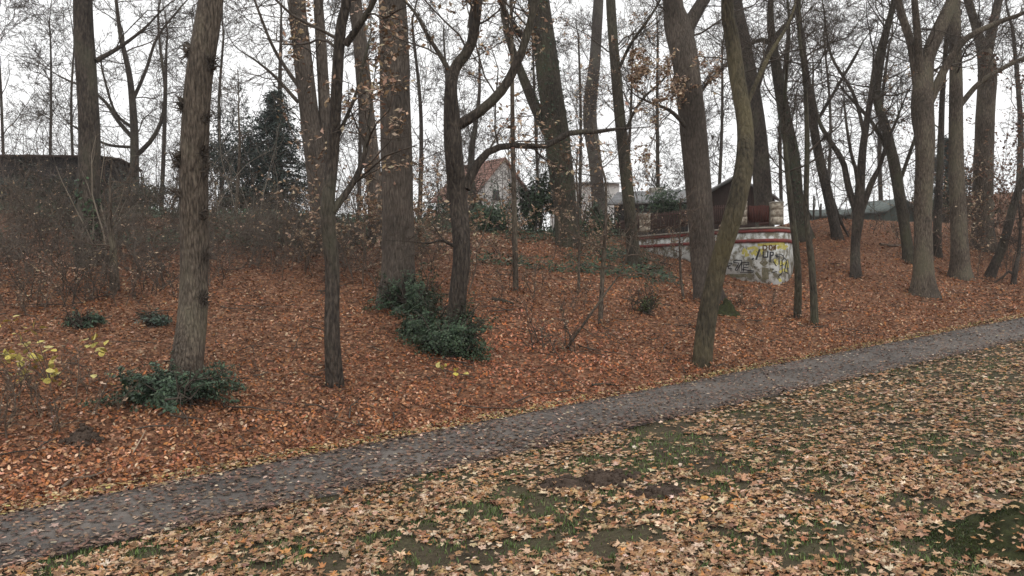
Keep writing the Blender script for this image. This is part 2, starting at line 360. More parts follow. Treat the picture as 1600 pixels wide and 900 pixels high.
# leaf shapes -------------------------------------------------------
def fan(outline, centre):
    V = np.array([(*centre, 0)] + [(x, y, 0) for x, y in outline], float); k = len(outline)
    return V, np.array([(0, i + 1, (i + 1) % k + 1) for i in range(k)])
def mirror(half): return half + [(-x, y) for x, y in reversed(half[1:-1])]
MAPLE = mirror([(0, 1.0), (.12, .72), (.23, .77), (.19, .47), (.60, .68), (.50, .42), (.70, .36), (.36, .16), (.50, -.12), (.17, -.03), (0, .04)])
MAPLE_LO = mirror([(0, 1.0), (.19, .5), (.62, .66), (.36, .2), (.5, -.1), (0, .03)])
OAK = mirror([(0, 1.0), (.16, .86), (.11, .74), (.27, .64), (.15, .52), (.25, .38), (.11, .27), (.12, .12), (0, 0)])
BEECH = mirror([(0, 1.0), (.20, .72), (.29, .42), (.18, .12), (0, 0)])
def curl(V, a, b, c=0):
    V = V.copy(); y = V[:, 1] - .45; V[:, 2] = a * np.abs(V[:, 0]) ** 1.4 + b * y ** 2 + c * V[:, 0] * y; V[:, 1] -= .4; return V
def variants(outline, centre, seed, n=4, amp=.5):
    rg = np.random.default_rng(seed); out = []
    for i in range(n):
        o = [(x * (1 + rg.normal() * .08), y * (1 + rg.normal() * .06)) for x, y in outline]
        V, Tt = fan(o, centre); out.append((curl(V, rg.uniform(-amp, amp * 1.3), rg.uniform(-amp, amp), rg.normal() * amp), Tt))
    return out
V_MAPLE = variants(MAPLE, (0, .3), 1, 5, .3); V_MAPLELO = variants(MAPLE_LO, (0, .3), 2, 4, .3)
V_CRUMP = variants(MAPLE, (0, .3), 21, 5, .75); V_OAK = variants(OAK, (0, .5), 3, 3, .5); V_BEECH = variants(BEECH, (0, .45), 4, 5, .55)
V_HOLLY = variants(BEECH, (0, .45), 6, 3, .3)
KITE = [(0, 1.0), (.26, .5), (0, 0), (-.26, .5)]
def kites(seed, n, amp):
    rg = np.random.default_rng(seed); out = []
    for i in range(n):
        V = np.array([(x * (1 + rg.normal() * .1), y, 0) for x, y in KITE]); out.append((curl(V, rg.uniform(-amp, amp * 1.3), rg.uniform(-amp, amp), rg.normal() * amp), np.array([(0, 2, 1), (0, 3, 2)])))
    return out
V_KITE = kites(8, 6, .55)
def leaf_batch(pos, nrm, size, vars_, rg, colours, tilt=.3):
    """scatter leaves: returns vertices, triangles, colours"""
    n = len(pos); V = []; Tn = []; C = []; off = 0
    nrm = norm(nrm + rg.normal(size=(n, 3)) * tilt); a = norm(np.cross(nrm, rg.normal(size=(n, 3)))); b = np.cross(nrm, a); which = rg.integers(0, len(vars_), n)
    for vi, (lv, lt) in enumerate(vars_):
        m = np.nonzero(which == vi)[0]
        if len(m) == 0: continue
        s = size[m][:, None, None]
        v = pos[m][:, None] + s * (lv[None, :, 0:1] * a[m][:, None] + lv[None, :, 1:2] * b[m][:, None] + lv[None, :, 2:3] * nrm[m][:, None])
        V.append(v.reshape(-1, 3)); Tn.append((lt[None] + (np.arange(len(m)) * len(lv))[:, None, None]).reshape(-1, 3) + off); off += len(m) * len(lv)
        C.append(np.repeat(colours[m], len(lv), 0))
    return np.concatenate(V), np.concatenate(Tn), np.concatenate(C)
def palette(rg, n, cols, wts, jit=.18):
    cols = np.array(cols); i = rg.choice(len(cols), n, p=np.array(wts) / sum(wts)); return np.clip(cols[i] * (1 + rg.normal(size=(n, 1)) * jit) * (1 + rg.normal(size=(n, 3)) * .05), .005, .9)
PAL_BEECH = ([(.285, .122, .06), (.385, .20, .115), (.16, .07, .04), (.50, .34, .225), (.36, .14, .053)], [5, 4, 4.5, 1.3, 2.5])
PAL_MAPLE = ([(.48, .328, .212), (.41, .252, .142), (.32, .168, .088), (.60, .46, .33), (.19, .105, .062), (.45, .21, .075)], [3.5, 4.5, 3.8, 1.2, 2.4, .8])
PAL_DRY = ([(.36, .25, .165), (.27, .17, .105), (.46, .345, .24), (.19, .115, .07)], [4, 3, 2, 2])
PAL_IVY = ([(.035, .058, .028), (.05, .078, .038), (.026, .042, .022), (.07, .095, .05)], [4, 3, 3, 1])

BASES = []
def tree(label, pts, top=16.0, bark=M_BARK, limbs=(), start=None, n1=10, n2=8, n3=6, n4=4, l1=4.5, seed=0, sides=14, flare=.28, name='tree', cat='tree',
         ang1=(62, 12), up1=.06, bumpy=.05, d=None, lean=(0, 0), twig=M_TWIG, ivy=None, dry=0, group=None, burrs=(), dry_h=None, r1=.034):
    """pts: pixel polyline of the trunk (x, y, width), foot first; limbs: pixel polylines (x, y, width) with an optional depth drift as last item"""
    rg = np.random.default_rng(seed + 100); bx, by, bw = pts[0]
    d = d or hit(bx, by); k = d / F / 2
    P = [unproj(x, y, d) for x, y, _ in pts]; Rr = [w * k for _, _, w in pts]
    P[0][2] = h1(P[0][0], P[0][1]); base = P[0].copy()
    dy = np.cumsum(rg.normal(size=len(P)) * .12); dy -= dy[0]
    for i in range(len(P)): P[i][1] += dy[i] + lean[1] * (P[i][2] - base[2])
    P.insert(0, base - np.array((0, 0, .35))); Rr.insert(0, Rr[0] * 1.02)
    # carry the stem on above the picture
    end = P[-1].copy(); dirn = norm(P[-1] - P[-2]); dirn = norm(dirn * np.array((.7, .7, 1)) + np.array((0, 0, .4))); left = base[2] + top - end[2]; r = Rr[-1]
    ns = 5 if left > .8 else 0
    for i in range(ns):
        dirn = norm(dirn + rg.normal(size=3) * .09 + np.array((0, 0, .12))); end = end + dirn * left / ns; P.append(end.copy()); Rr.append(max(r * (1 - .85 * (i + 1) / ns), .02))
    Q = np.concatenate([np.array(P), np.array(Rr)[:, None]], 1); C = catmull(Q, 46); TP, TR = C[:, :3], np.maximum(C[:, 3], .012)
    BASES.append((base[0], base[1], Rr[1]))
    root = thing(name, label, cat, base, group)
    v, q = lobed_tube(TP, TR, sides, rg, flare, bumpy); part('trunk', v, [q], bark, root, None, True)
    par = []
    for lm in limbs:
        drift = 0.0; lm = list(lm)
        if not isinstance(lm[-1], tuple): drift = lm.pop()
        pw = []
        # start the limb at the depth of the stem there
        s0 = np.argmin(np.abs(TP[:, 2] - unproj(lm[0][0], lm[0][1], d)[2])); d0 = TP[s0, 1]
        for i, (x, y, w) in enumerate(lm):
            dd = d0 + drift * i / max(len(lm) - 1, 1); pw.append(np.concatenate([unproj(x, y, dd), [w * dd / F / 2]]))
        # tail beyond the drawn part
        e = pw[-1]; dr = norm(pw[-1][:3] - pw[-2][:3]); tl = (1.2 + 1.2 * rg.random()) * min(1, e[3] / .03)
        for i in range(2):
            dr = norm(dr + rg.normal(size=3) * .15 + np.array((0, 0, .1))); e = np.concatenate([e[:3] + dr * tl / 2, [e[3] * .5]]); pw.append(e)
        LC = catmull(np.array(pw), 18); LP, LR = LC[:, :3], np.maximum(LC[:, 3], .006)
        vv, qq = lobed_tube(LP, LR, 9, rg, 0, .05); part('limb', vv, [qq], bark, root, None, True); par.append((LP, LR))
    lv = []
    st0 = start if start is not None else .45
    i0 = int(st0 * 45)
    tp = TP[i0:][None]; tr = TR[i0:][None]
    A, AR = grow(tp, tr, n1, rg, 0, .97, ang1, 1, 9, up1, .2, .42, .012, l1, .1)
    AR = AR * np.minimum(1, r1 * (.5 + .8 * rg.random(len(AR))) / AR[:, 0])[:, None]
    lv.append((A, AR, 4))
    if par:
        A2 = np.stack([catmull(p, 9) for p, _ in par]); AR2 = np.stack([np.interp(np.linspace(0, 1, 9), np.linspace(0, 1, 18), r) for _, r in par])
        PA = np.concatenate([A, A2]); PR = np.concatenate([AR, AR2])
    else: PA, PR = A, AR
    tw = float(np.clip(d * .00021, .0045, .0095)); B, BR = grow(PA, PR, n2, rg, .12, 1, (50, 15), .5, 6, .03, .24, .5, tw * 1.5, 2.3, .3); BR = np.minimum(BR, .017); B, BR = seen(B, BR, 350); lv.append((B, BR, 3))
    Cc, CR = grow(B, BR, n3, rg, .08, 1, (48, 15), .6, 3, .02, .3, .6, tw * 1.15, 1.3, .3); Cc, CR = seen(Cc, CR, 200); lv.append((Cc, CR, 3))
    D, DR = grow(Cc, CR, n4, rg, .1, 1, (45, 15), .65, 2, .01, .25, .8, tw, .7, .2); D, DR = seen(D, DR, 90); lv.append((D, DR, 3))
    for (x, y, side, n) in burrs:                        # short tufts of shoots on the bark
        c = unproj(x, y, d); kk = np.argmin(np.abs(TP[:, 2] - c[2])); c[0] = TP[kk, 0] + side * TR[kk] * .7; c[1] = TP[kk, 1] - TR[kk] * .3; n = n * 2
        seg = np.stack([c[None] + rg.normal(size=(n, 3)) * np.array((.02, .04, .06)), c[None] + rg.normal(size=(n, 3)) * np.array((.04, .06, .07)) + np.array((side * .09, -.05, .02))], 1)
        s3 = np.stack([seg[:, 0], seg.mean(1) + rg.normal(size=(n, 3)) * .02, seg[:, 1]], 1)
        sr = np.tile(np.array((.02, .014, .007)), (n, 1)); lv.append((s3, sr, 4)); bs, bsr = grow(s3, sr, 3, rg, .3, 1, (50, 20), .8, 3, .1, .3, .6, .005, .2); lv.append((bs, bsr, 3))
    v, q = crown_mesh(lv); part('crown', v, q, twig, root)
    if dry:
        pool = np.concatenate([D.reshape(-1, 3), Cc[:, 1:].reshape(-1, 3)])
        if dry_h is not None:
            ux, uy, _ = proj(pool); pool = pool[(ux > dry_h[0]) & (ux < dry_h[1]) & (uy > dry_h[2]) & (uy < dry_h[3])]
        if len(pool):
            p = pool[rg.integers(0, len(pool), dry)] + rg.normal(size=(dry, 3)) * .04
            v, t, c = leaf_batch(p, np.tile((0, -.3, 1.), (dry, 1)), rg.uniform(.07, .13, dry), V_KITE, rg, palette(rg, dry, *PAL_DRY), .6)
            part('dry_leaves', v, [t], M_LEAFBROWN, root, c, kind='stuff')
    if ivy:
        z0, z1, n, wdt = ivy; f = rg.random(n); zz = base[2] + z0 + (z1 - z0) * f; th = rg.random(n) * 6.283
        keep = fbm(th * 1.1, zz * 1.5) > .38; zz = zz[keep]; th = th[keep]; n = len(zz)
        cx = np.interp(zz, TP[:, 2], TP[:, 0]); cy = np.interp(zz, TP[:, 2], TP[:, 1]); rr = np.interp(zz, TP[:, 2], TR) * (1 + .1 * rg.random(n)) + wdt * rg.random(n) ** 2
        out = np.stack([np.cos(th), np.sin(th), 0 * th], -1); p = np.stack([cx, cy, zz], -1) + out * rr[:, None]
        v, t, c = leaf_batch(p, out + np.array((0, 0, .4)), rg.uniform(.06, .12, n), V_HOLLY, rg, palette(rg, n, *PAL_IVY), .4)
        part('ivy', v, [t], M_LEAFGREEN, root, c, kind='stuff')
    return root

# --- the trees of the bank, from the left of the picture to the right
tree('thick dark straight trunk rising from the thicket beside the pale wavy saplings', [(145, 412, 40), (144, 370, 35), (143, 330, 32), (142, 200, 31), (133, 0, 27)], 17, M_BARKDARK, limbs=[[(150, 95, 8), (185, 75, 6), (225, 45, 4), .8]],
     start=.42, n1=13, l1=4, seed=1, ivy=(-.1, 2.2, 500, .05))
tree('straight furrowed trunk with twiggy burrs standing in the low evergreen mat', [(290, 588, 50), (290, 500, 46), (289, 400, 44), (293, 260, 43), (304, 120, 41), (318, 0, 38)], 17, M_BARK, start=.55, n1=13, l1=4, seed=2, sides=24, flare=.08,
     burrs=[(338, 98, 1, 16), (280, 78, -1, 12), (272, 165, -1, 14), (322, 185, 1, 8), (322, 235, 1, 10), (268, 250, -1, 18), (320, 262, 1, 14), (266, 300, -1, 8), (312, 335, 1, 6), (312, 470, 1, 12), (316, 400, 1, 7)])
tree('slender dark trunk that bends and forks above the open leaf litter', [(523, 604, 27), (522, 520, 24), (521, 420, 22), (517, 330, 22), (523, 240, 18), (532, 150, 17), (540, 60, 16), (552, 0, 14)], 12, M_BARKDARK,
     limbs=[[(519, 330, 13), (545, 296, 10), (562, 265, 9), (574, 220, 7), (577, 190, 5), .3], [(540, 70, 12), (580, 10, 9), (600, -40, 7), -.5], [(527, 215, 7), (555, 150, 5), (570, 90, 4), .4]], start=.42, n1=12, l1=2.6, seed=3, dry=800, dry_h=(440, 640, 0, 330), flare=.12)
tree('pair of thick stems joined low down behind the slender forked tree', [(508, 392, 46), (502, 320, 38), (486, 200, 30), (472, 80, 28), (464, 0, 27)], 18, M_BARKRED,
     limbs=[[(505, 300, 22), (508, 200, 19), (502, 80, 17), (497, 0, 15), .2], [(470, 140, 7), (430, 80, 5), (405, 20, 4), -.5], [(466, 160, 6), (430, 120, 5), (400, 95, 3), -.8]], start=.4, n1=15, l1=4.5, seed=4)
tree('medium trunk leaning outward just behind the stoutest trunk', [(592, 380, 30), (583, 280, 26), (568, 160, 24), (557, 40, 22), (552, 0, 20)], 17, M_BARKRED, start=.4, n1=13, l1=4.5, seed=5)
tree('stoutest straight red-brown trunk rising out of the dark holly', [(622, 470, 56), (622, 400, 50), (620, 300, 49), (616, 150, 47), (611, 0, 44)], 20, M_BARKRED, start=.5, n1=12, l1=5, seed=6, sides=22)
tree('dark crooked tree with a wide fork and one long level branch', [(715, 548, 27), (716, 470, 27), (723, 395, 27), (716, 310, 29), (710, 240, 28), (707, 190, 26), (706, 140, 19), (712, 105, 18), (735, 75, 16), (744, 30, 16), (748, -20, 14)], 9.5, M_BARKDARK,
     limbs=[[(715, 196, 18), (745, 178, 16), (785, 140, 15), (812, 88, 13), (830, 30, 12), (838, -20, 10), -.4],
            [(728, 295, 16), (742, 262, 14), (768, 234, 11), (810, 227, 9), (850, 229, 9), (890, 208, 9), (930, 206, 7), (960, 202, 5), (980, 200, 2.5), .6],
            [(706, 118, 9), (690, 90, 8), (668, 55, 6), (645, 15, 5), .4], [(820, 62, 10), (790, 20, 8), (770, -30, 7), .4], [(716, 388, 6), (690, 376, 4), (670, 380, 3), -.3]],
     start=.55, n1=10, l1=2.2, seed=7, flare=.2, dry=800, dry_h=(640, 1000, 0, 330))
tree('thin straight sapling pole in front of the red-roofed house', [(806, 455, 9), (804, 350, 8), (801, 200, 7), (800, 80, 6), (799, 0, 5)], 10, M_BARK, start=.4, n1=13, l1=1.6, seed=8, sides=8, name='sapling', cat='sapling', flare=.1)
tree('stout trunk leaning left, ivy on its sides and green moss at its foot', [(888, 386, 38), (884, 330, 36), (874, 240, 40), (860, 140, 38), (848, 50, 36), (842, 0, 34)], 18, M_BARKMOSS,
     limbs=[[(868, 225, 22), (838, 170, 18), (815, 115, 14), (795, 60, 11), (785, 0, 9), .5]], start=.4, n1=15, l1=4.5, seed=9, ivy=(1.8, 9, 1100, .22))
tree('wavy trunk standing behind the leftmost terrace post', [(938, 350, 23), (932, 270, 21), (922, 180, 22), (930, 90, 18), (935, 0, 16)], 18, M_BARKDARK, start=.35, n1=16, l1=4.5, seed=10, ivy=(0, 2.5, 350, .08))
tree('slim mossy trunk leaning left in front of the terrace posts', [(990, 416, 22), (986, 360, 19), (976, 260, 19), (967, 180, 17), (960, 100, 16), (955, 0, 15)], 16, M_BARKMOSS,
     limbs=[[(962, 120, 6), (985, 70, 5), (1020, 20, 4), -1], [(972, 215, 5), (1000, 160, 4), (1040, 120, 3), -1.4]], start=.3, n1=16, l1=3.5, seed=11, dry=900, dry_h=(860, 1080, 20, 360))
tree('big trunk directly in front of the white painted wall, forking at the top', [(1108, 470, 46), (1102, 420, 39), (1095, 330, 39), (1086, 220, 41), (1072, 110, 40), (1062, 40, 42), (1052, 0, 30)], 19, M_BARKRED,
     limbs=[[(1070, 50, 24), (1090, 15, 20), (1110, -20, 17), .4], [(1086, 215, 8), (1050, 175, 6), (1015, 160, 4), -1.0], [(1080, 170, 7), (1105, 130, 5), (1140, 95, 4), .8]],
     start=.35, n1=16, l1=4.5, seed=12, sides=20, dry=2800, dry_h=(985, 1125, 70, 300), flare=.15)
tree('olive green smooth trunk in an S curve close beside the path', [(1097, 570, 29), (1106, 500, 30), (1122, 420, 28), (1140, 340, 29), (1160, 262, 28), (1169, 190, 25), (1163, 100, 25), (1157, 40, 23), (1148, 0, 20)], 13, M_BARKGREEN,
     limbs=[[(1168, 160, 8), (1200, 90, 7), (1230, 40, 5), .6]], start=.55, n1=10, l1=3, seed=13, bumpy=.03, sides=18, flare=.06)
tree('straight trunk behind the curved olive tree, in front of the brown shed', [(1197, 352, 29), (1190, 270, 27), (1178, 170, 26), (1160, 60, 24), (1150, 0, 22)], 20, M_BARKDARK,
     limbs=[[(1178, 150, 12), (1205, 70, 10), (1235, 30, 7), .6]], start=.3, n1=18, l1=5, seed=14, d=31.0)
tree('very thin stem next to the right end of the painted wall', [(1246, 498, 12), (1241, 420, 11), (1229, 330, 10), (1223, 240, 8), (1221, 170, 6), (1224, 90, 5)], 9, M_BARKMOSS, start=.4, n1=15, l1=1.8, seed=15, sides=8, flare=.15)
tree('second thin stem, standing a step to the right of the first', [(1273, 508, 12), (1269, 420, 11), (1263, 330, 9), (1259, 220, 8), (1255, 130, 6), (1250, 50, 5)], 10, M_BARKMOSS, start=.4, n1=15, l1=1.8, seed=16, sides=8, flare=.15)
tree('mossy bowed trunk with a broken crooked top behind the two thin stems', [(1255, 372, 28), (1246, 320, 24), (1238, 250, 22), (1226, 170, 19), (1212, 90, 15), (1205, 40, 11)], 12.5, M_BARKMOSS, limbs=[[(1208, 70, 8), (1190, 62, 7), (1170, 70, 5), -.3]], start=.4, n1=15, l1=3.5, seed=17, ivy=(.5, 5, 400, .06))
tree('grey stem leaning left on the skyline of the bank', [(1308, 372, 16), (1298, 320, 15), (1280, 240, 14), (1266, 180, 12), (1255, 100, 10), (1245, 20, 8)], 13, M_BARKDARK, limbs=[[(1290, 290, 5), (1300, 310, 6), (1306, 330, 8)], [(1270, 200, 6), (1300, 150, 5), (1335, 90, 4), .5]], start=.35, n1=16, l1=3, seed=18)
tree('low dark tree splitting into four spreading stems on the open bank', [(1337, 433, 16), (1341, 380, 14), (1344, 335, 17), (1347, 270, 13), (1352, 220, 11), (1362, 160, 9), (1375, 90, 8), (1392, 30, 6)], 11, M_BARKDARK,
     limbs=[[(1342, 345, 11), (1325, 290, 10), (1318, 255, 9), (1300, 225, 8), (1280, 190, 6), (1270, 140, 4), .6], [(1346, 330, 10), (1362, 285, 9), (1374, 262, 7), (1385, 225, 5), (1400, 190, 4), -.5], [(1344, 330, 7), (1338, 270, 6), (1330, 240, 5), (1322, 190, 4), -.6], [(1352, 220, 6), (1335, 150, 5), (1300, 90, 4), (1290, 40, 3), .4]],
     start=.4, n1=13, l1=2.5, seed=19)
tree('slender tilted trunk with a bend halfway behind the big forked tree', [(1421, 410, 17), (1415, 350, 16), (1402, 270, 17), (1385, 200, 14), (1375, 150, 12), (1382, 80, 9), (1395, 20, 7)], 12, M_BARKMOSS, limbs=[[(1400, 265, 8), (1368, 200, 6), (1340, 165, 5), .4], [(1404, 290, 6), (1430, 215, 5), (1440, 190, 3), -.4]], start=.35, n1=16, l1=3, seed=20)
tree('big forked tree on the bank with a dark swelling low on its trunk', [(1442, 462, 38), (1441, 410, 28), (1441, 330, 26), (1441, 230, 28), (1441, 160, 33), (1450, 95, 22), (1470, 50, 22), (1492, 0, 18)], 15, M_BARK,
     limbs=[[(1436, 150, 16), (1425, 75, 13), (1408, 20, 12), (1400, -20, 10), .4], [(1440, 140, 11), (1434, 60, 11), (1428, -10, 9), -.4], [(1450, 165, 14), (1480, 100, 12), (1510, 60, 10), (1560, 35, 8), (1600, 20, 6), -.8]],
     start=.45, n1=13, l1=4, seed=21, sides=18, dry=500, dry_h=(1380, 1520, 100, 420))
tree('thin trunk half hidden behind the big forked tree', [(1464, 402, 13), (1464, 340, 12), (1468, 250, 10), (1474, 150, 8), (1478, 60, 7)], 14, M_BARKDARK, start=.35, n1=13, l1=3, seed=22)
tree('tall straight pole-like trunk to the right of the big forked tree', [(1500, 434, 30), (1498, 380, 25), (1497, 250, 22), (1497, 120, 19), (1498, 0, 16)], 18, M_BARK, start=.4, n1=13, l1=4, seed=23,
     limbs=[[(1500, 165, 9), (1530, 130, 8), (1570, 105, 7), (1610, 85, 5), -.6]])
tree('thick pale trunk forking into a V above the straight pole-like one', [(1537, 388, 34), (1534, 320, 30), (1534, 200, 27), (1535, 110, 26), (1524, 60, 14), (1508, 0, 12)], 17, M_BARK, limbs=[[(1536, 120, 16), (1548, 60, 14), (1560, 0, 12), .3]], start=.4, n1=15, l1=4.5, seed=24)
tree('dark slanting young trunk leaning toward the right edge', [(1546, 434, 14), (1560, 380, 13), (1578, 310, 11), (1600, 250, 9), (1630, 180, 7)], 9, M_BARKDARK, start=.4, n1=12, l1=2.2, seed=25, sides=10)
tree('small crooked stump-like sapling at the far end of the bank', [(1583, 446, 8), (1588, 415, 7), (1600, 395, 6), (1606, 350, 4)], 3.5, M_BARKDARK, limbs=[[(1585, 430, 5), (1576, 424, 4), (1568, 432, 3)]], start=.3, n1=10, l1=.9, seed=26, sides=8, name='sapling', cat='sapling')
# slim stems of the understorey
SAP = [('thin upright sapling near the small green bush', [(938, 507, 8), (943, 430, 7), (947, 350, 5), (950, 290, 4)], 4.5), ('wispy sapling beside the thin pole in the middle of the bank', [(904, 456, 5), (906, 400, 4), (905, 340, 3)], 3.6),
       ('pale stem slanting to the right from a tuft of twigs', [(885, 548, 4.5), (910, 505, 4), (940, 462, 3.5), (968, 425, 2.5)], 2.6), ('weak twiggy sapling in front of the painted wall', [(1068, 470, 5), (1066, 430, 4), (1064, 380, 3)], 2.6),
       ('brown twiggy stem near the foot of the dark trunk at left', [(180, 458, 16), (180, 400, 11), (176, 350, 7)], 3.0), ('thin straight stem behind the wavy pale shoots', [(368, 345, 6), (372, 280, 5), (378, 220, 4)], 5.5)]
for i, (lb, p, hh) in enumerate(SAP):
    tree(lb, p, hh, M_BARK, start=.2, n1=8, n2=5, n3=3, n4=1, l1=.9, seed=40 + i, sides=7, name='sapling', cat='sapling', flare=.1, twig=M_TWIGBROWN)

tree('airy bare tree between the two thick trunks at left, limbs curving upward', [(209, 330, 15), (208, 240, 13), (208, 190, 12), (203, 120, 9), (192, 60, 7), (184, 0, 5)], 14, M_BARKDARK, d=36,
     limbs=[[(209, 245, 8), (232, 225, 7), (252, 190, 6), (258, 140, 5), (251, 80, 4), (247, 20, 3), -.6], [(207, 215, 7), (185, 190, 6), (165, 160, 5), (140, 140, 4), (105, 125, 3), .6], [(206, 160, 6), (228, 110, 5), (245, 60, 4), (275, 20, 3), .4], [(208, 200, 6), (180, 175, 4), (160, 110, 3), -.8], [(207, 230, 5), (165, 225, 4), (120, 200, 3), .5]],
     start=.2, n1=22, l1=3.2, seed=90, sides=10, twig=M_TWIG, r1=.03)
# --- bare trees behind the crest of the bank
BACK = [('thin bare tree at the far left edge above the dark shed', 8, 250, 42, 8, (4, 60), 13), ('bare tree at the far left, second from the edge', 75, 260, 46, 8, (70, 60), 14),
        ('bare tree behind the dark conifer', 350, 300, 44, 10, (345, 60), 15), ('spindly bare tree left of the house gable', 655, 330, 44, 12, (650, 40), 15), ('bare tree with ivy column beside the house roof', 742, 320, 46, 22, (740, 190), 12), ('slight bare tree between the two wavy trunks', 905, 320, 52, 9, (900, 60), 15),
        ('bare tree above the low grey roof', 1030, 330, 48, 11, (1035, 60), 15), ('bare tree showing between the big trunk and the shed', 1120, 330, 46, 10, (1125, 80), 14), ('bare tree rising behind the right end of the terrace', 1222, 330, 48, 10, (1228, 40), 15), ('bare tree on the skyline left of the green sheds', 1290, 330, 55, 9, (1295, 60), 15),
        ('bare tree directly over the green sheds', 1378, 330, 58, 12, (1385, 80), 16), ('bare tree left of the dark conifer', 250, 290, 48, 12, (255, 80), 14), ('bare tree behind the stems of the forked pair', 440, 300, 50, 14, (445, 50), 16), ('bare tree far behind the stoutest trunk', 560, 320, 52, 11, (556, 60), 16), ('slim bare tree behind the dark trunk at left', 118, 280, 44, 8, (112, 70), 13), ('slim bare tree behind the burred trunk', 300, 290, 47, 9, (306, 60), 14), ('slim bare tree behind the slender forked tree', 520, 310, 46, 9, (528, 50), 14), ('slim bare tree left of the red-roofed house', 700, 320, 50, 9, (690, 60), 14), ('slim bare tree right of the red-roofed house', 845, 320, 48, 9, (838, 60), 14), ('slim bare tree above the white building', 975, 320, 54, 9, (985, 50), 15), ('slim bare tree behind the big trunk by the wall', 1085, 330, 50, 9, (1078, 60), 14), ('bare tree at the right edge behind the rusty thicket', 1590, 340, 54, 16, (1585, 60), 16)]
for i, (lb, bx, by, d, w, tp, hh) in enumerate(BACK):
    iv = (1, 7.5, 700, .35) if 'ivy' in lb else None
    tree(lb, [(bx, by, w * .62), ((bx + tp[0]) / 2 + (5 if i % 2 else -5), (by + tp[1]) / 2, w * .5), (tp[0] + (4 if i % 3 else -6), tp[1], w * .32)], hh, M_BARKDARK, start=.16, n1=20, n2=8, n3=5, n4=4, l1=3.6, seed=60 + i, sides=8, d=d, ang1=(50, 14), up1=.08, r1=.028, ivy=iv, group='bare trees behind the crest of the bank')

# ------------------------------------------------------------------ conifers, evergreen shrubs, thicket
def conifer(label, bx, by, d, topy, hw, seed):
    rg = np.random.default_rng(seed); b = unproj(bx, by, d); b[2] = h1(b[0], b[1]); top = unproj(bx, topy, d)[2]; hgt = top - b[2]; rad = hw * d / F
    root = thing('conifer', label, 'conifer', b, 'conifers behind the crest of the bank')
    tz = np.linspace(-.3, hgt, 12); TP = b + np.stack([0 * tz, 0 * tz, tz], -1); TR = np.linspace(.22, .02, 12)
    v, q = lobed_tube(TP, TR, 8, rg); part('trunk', v, [q], M_BARKDARK, root, None, True)
    n = 190; f = rg.random(n) ** 1.1; z = b[2] + hgt * (.08 + .9 * f); az = rg.random(n) * 6.283; L = rad * np.maximum(1.04 - f, 0) ** .75 * (.35 + .8 * rg.random(n))
    s = np.linspace(0, 1, 5); P = np.empty((n, 5, 3)); P[..., 0] = b[0] + np.cos(az)[:, None] * L[:, None] * s; P[..., 1] = b[1] + np.sin(az)[:, None] * L[:, None] * s
    P[..., 2] = z[:, None] + L[:, None] * (.25 * s - .45 * s ** 2); PR = np.tile(np.linspace(.035, .008, 5), (n, 1))
    A, AR = grow(P, PR, 6, rg, .15, 1, (50, 12), .4, 3, -.06, .1, .5, .006, 1.2, .6)
    v, q = crown_mesh([(P, PR, 4), (A, AR, 3)]); part('branches', v, q, M_BARKDARK, root)
    pool = np.concatenate([A.reshape(-1, 3), P[:, 3:].reshape(-1, 3)]); m = 11000; p = pool[rg.integers(0, len(pool), m)] + rg.normal(size=(m, 3)) * .13
    v, t, c = leaf_batch(p, rg.normal(size=(m, 3)) + np.array((0, 0, .8)), rg.uniform(.10, .24, m), [(V_HOLLY[0][0] * np.array((.5, 1, 1)), V_HOLLY[0][1])], rg, palette(rg, m, [(.035, .05, .04), (.05, .068, .055), (.024, .035, .03)], [3, 2, 2]), .5)
    part('crown', v, [t], M_LEAFGREEN, root, c, kind='stuff')
conifer('dark bluish conifer beside the pair of thick stems', 430, 300, 38, 142, 95, 1)
conifer('dull green conifer behind the big forked tree', 1478, 330, 52, 215, 70, 3)

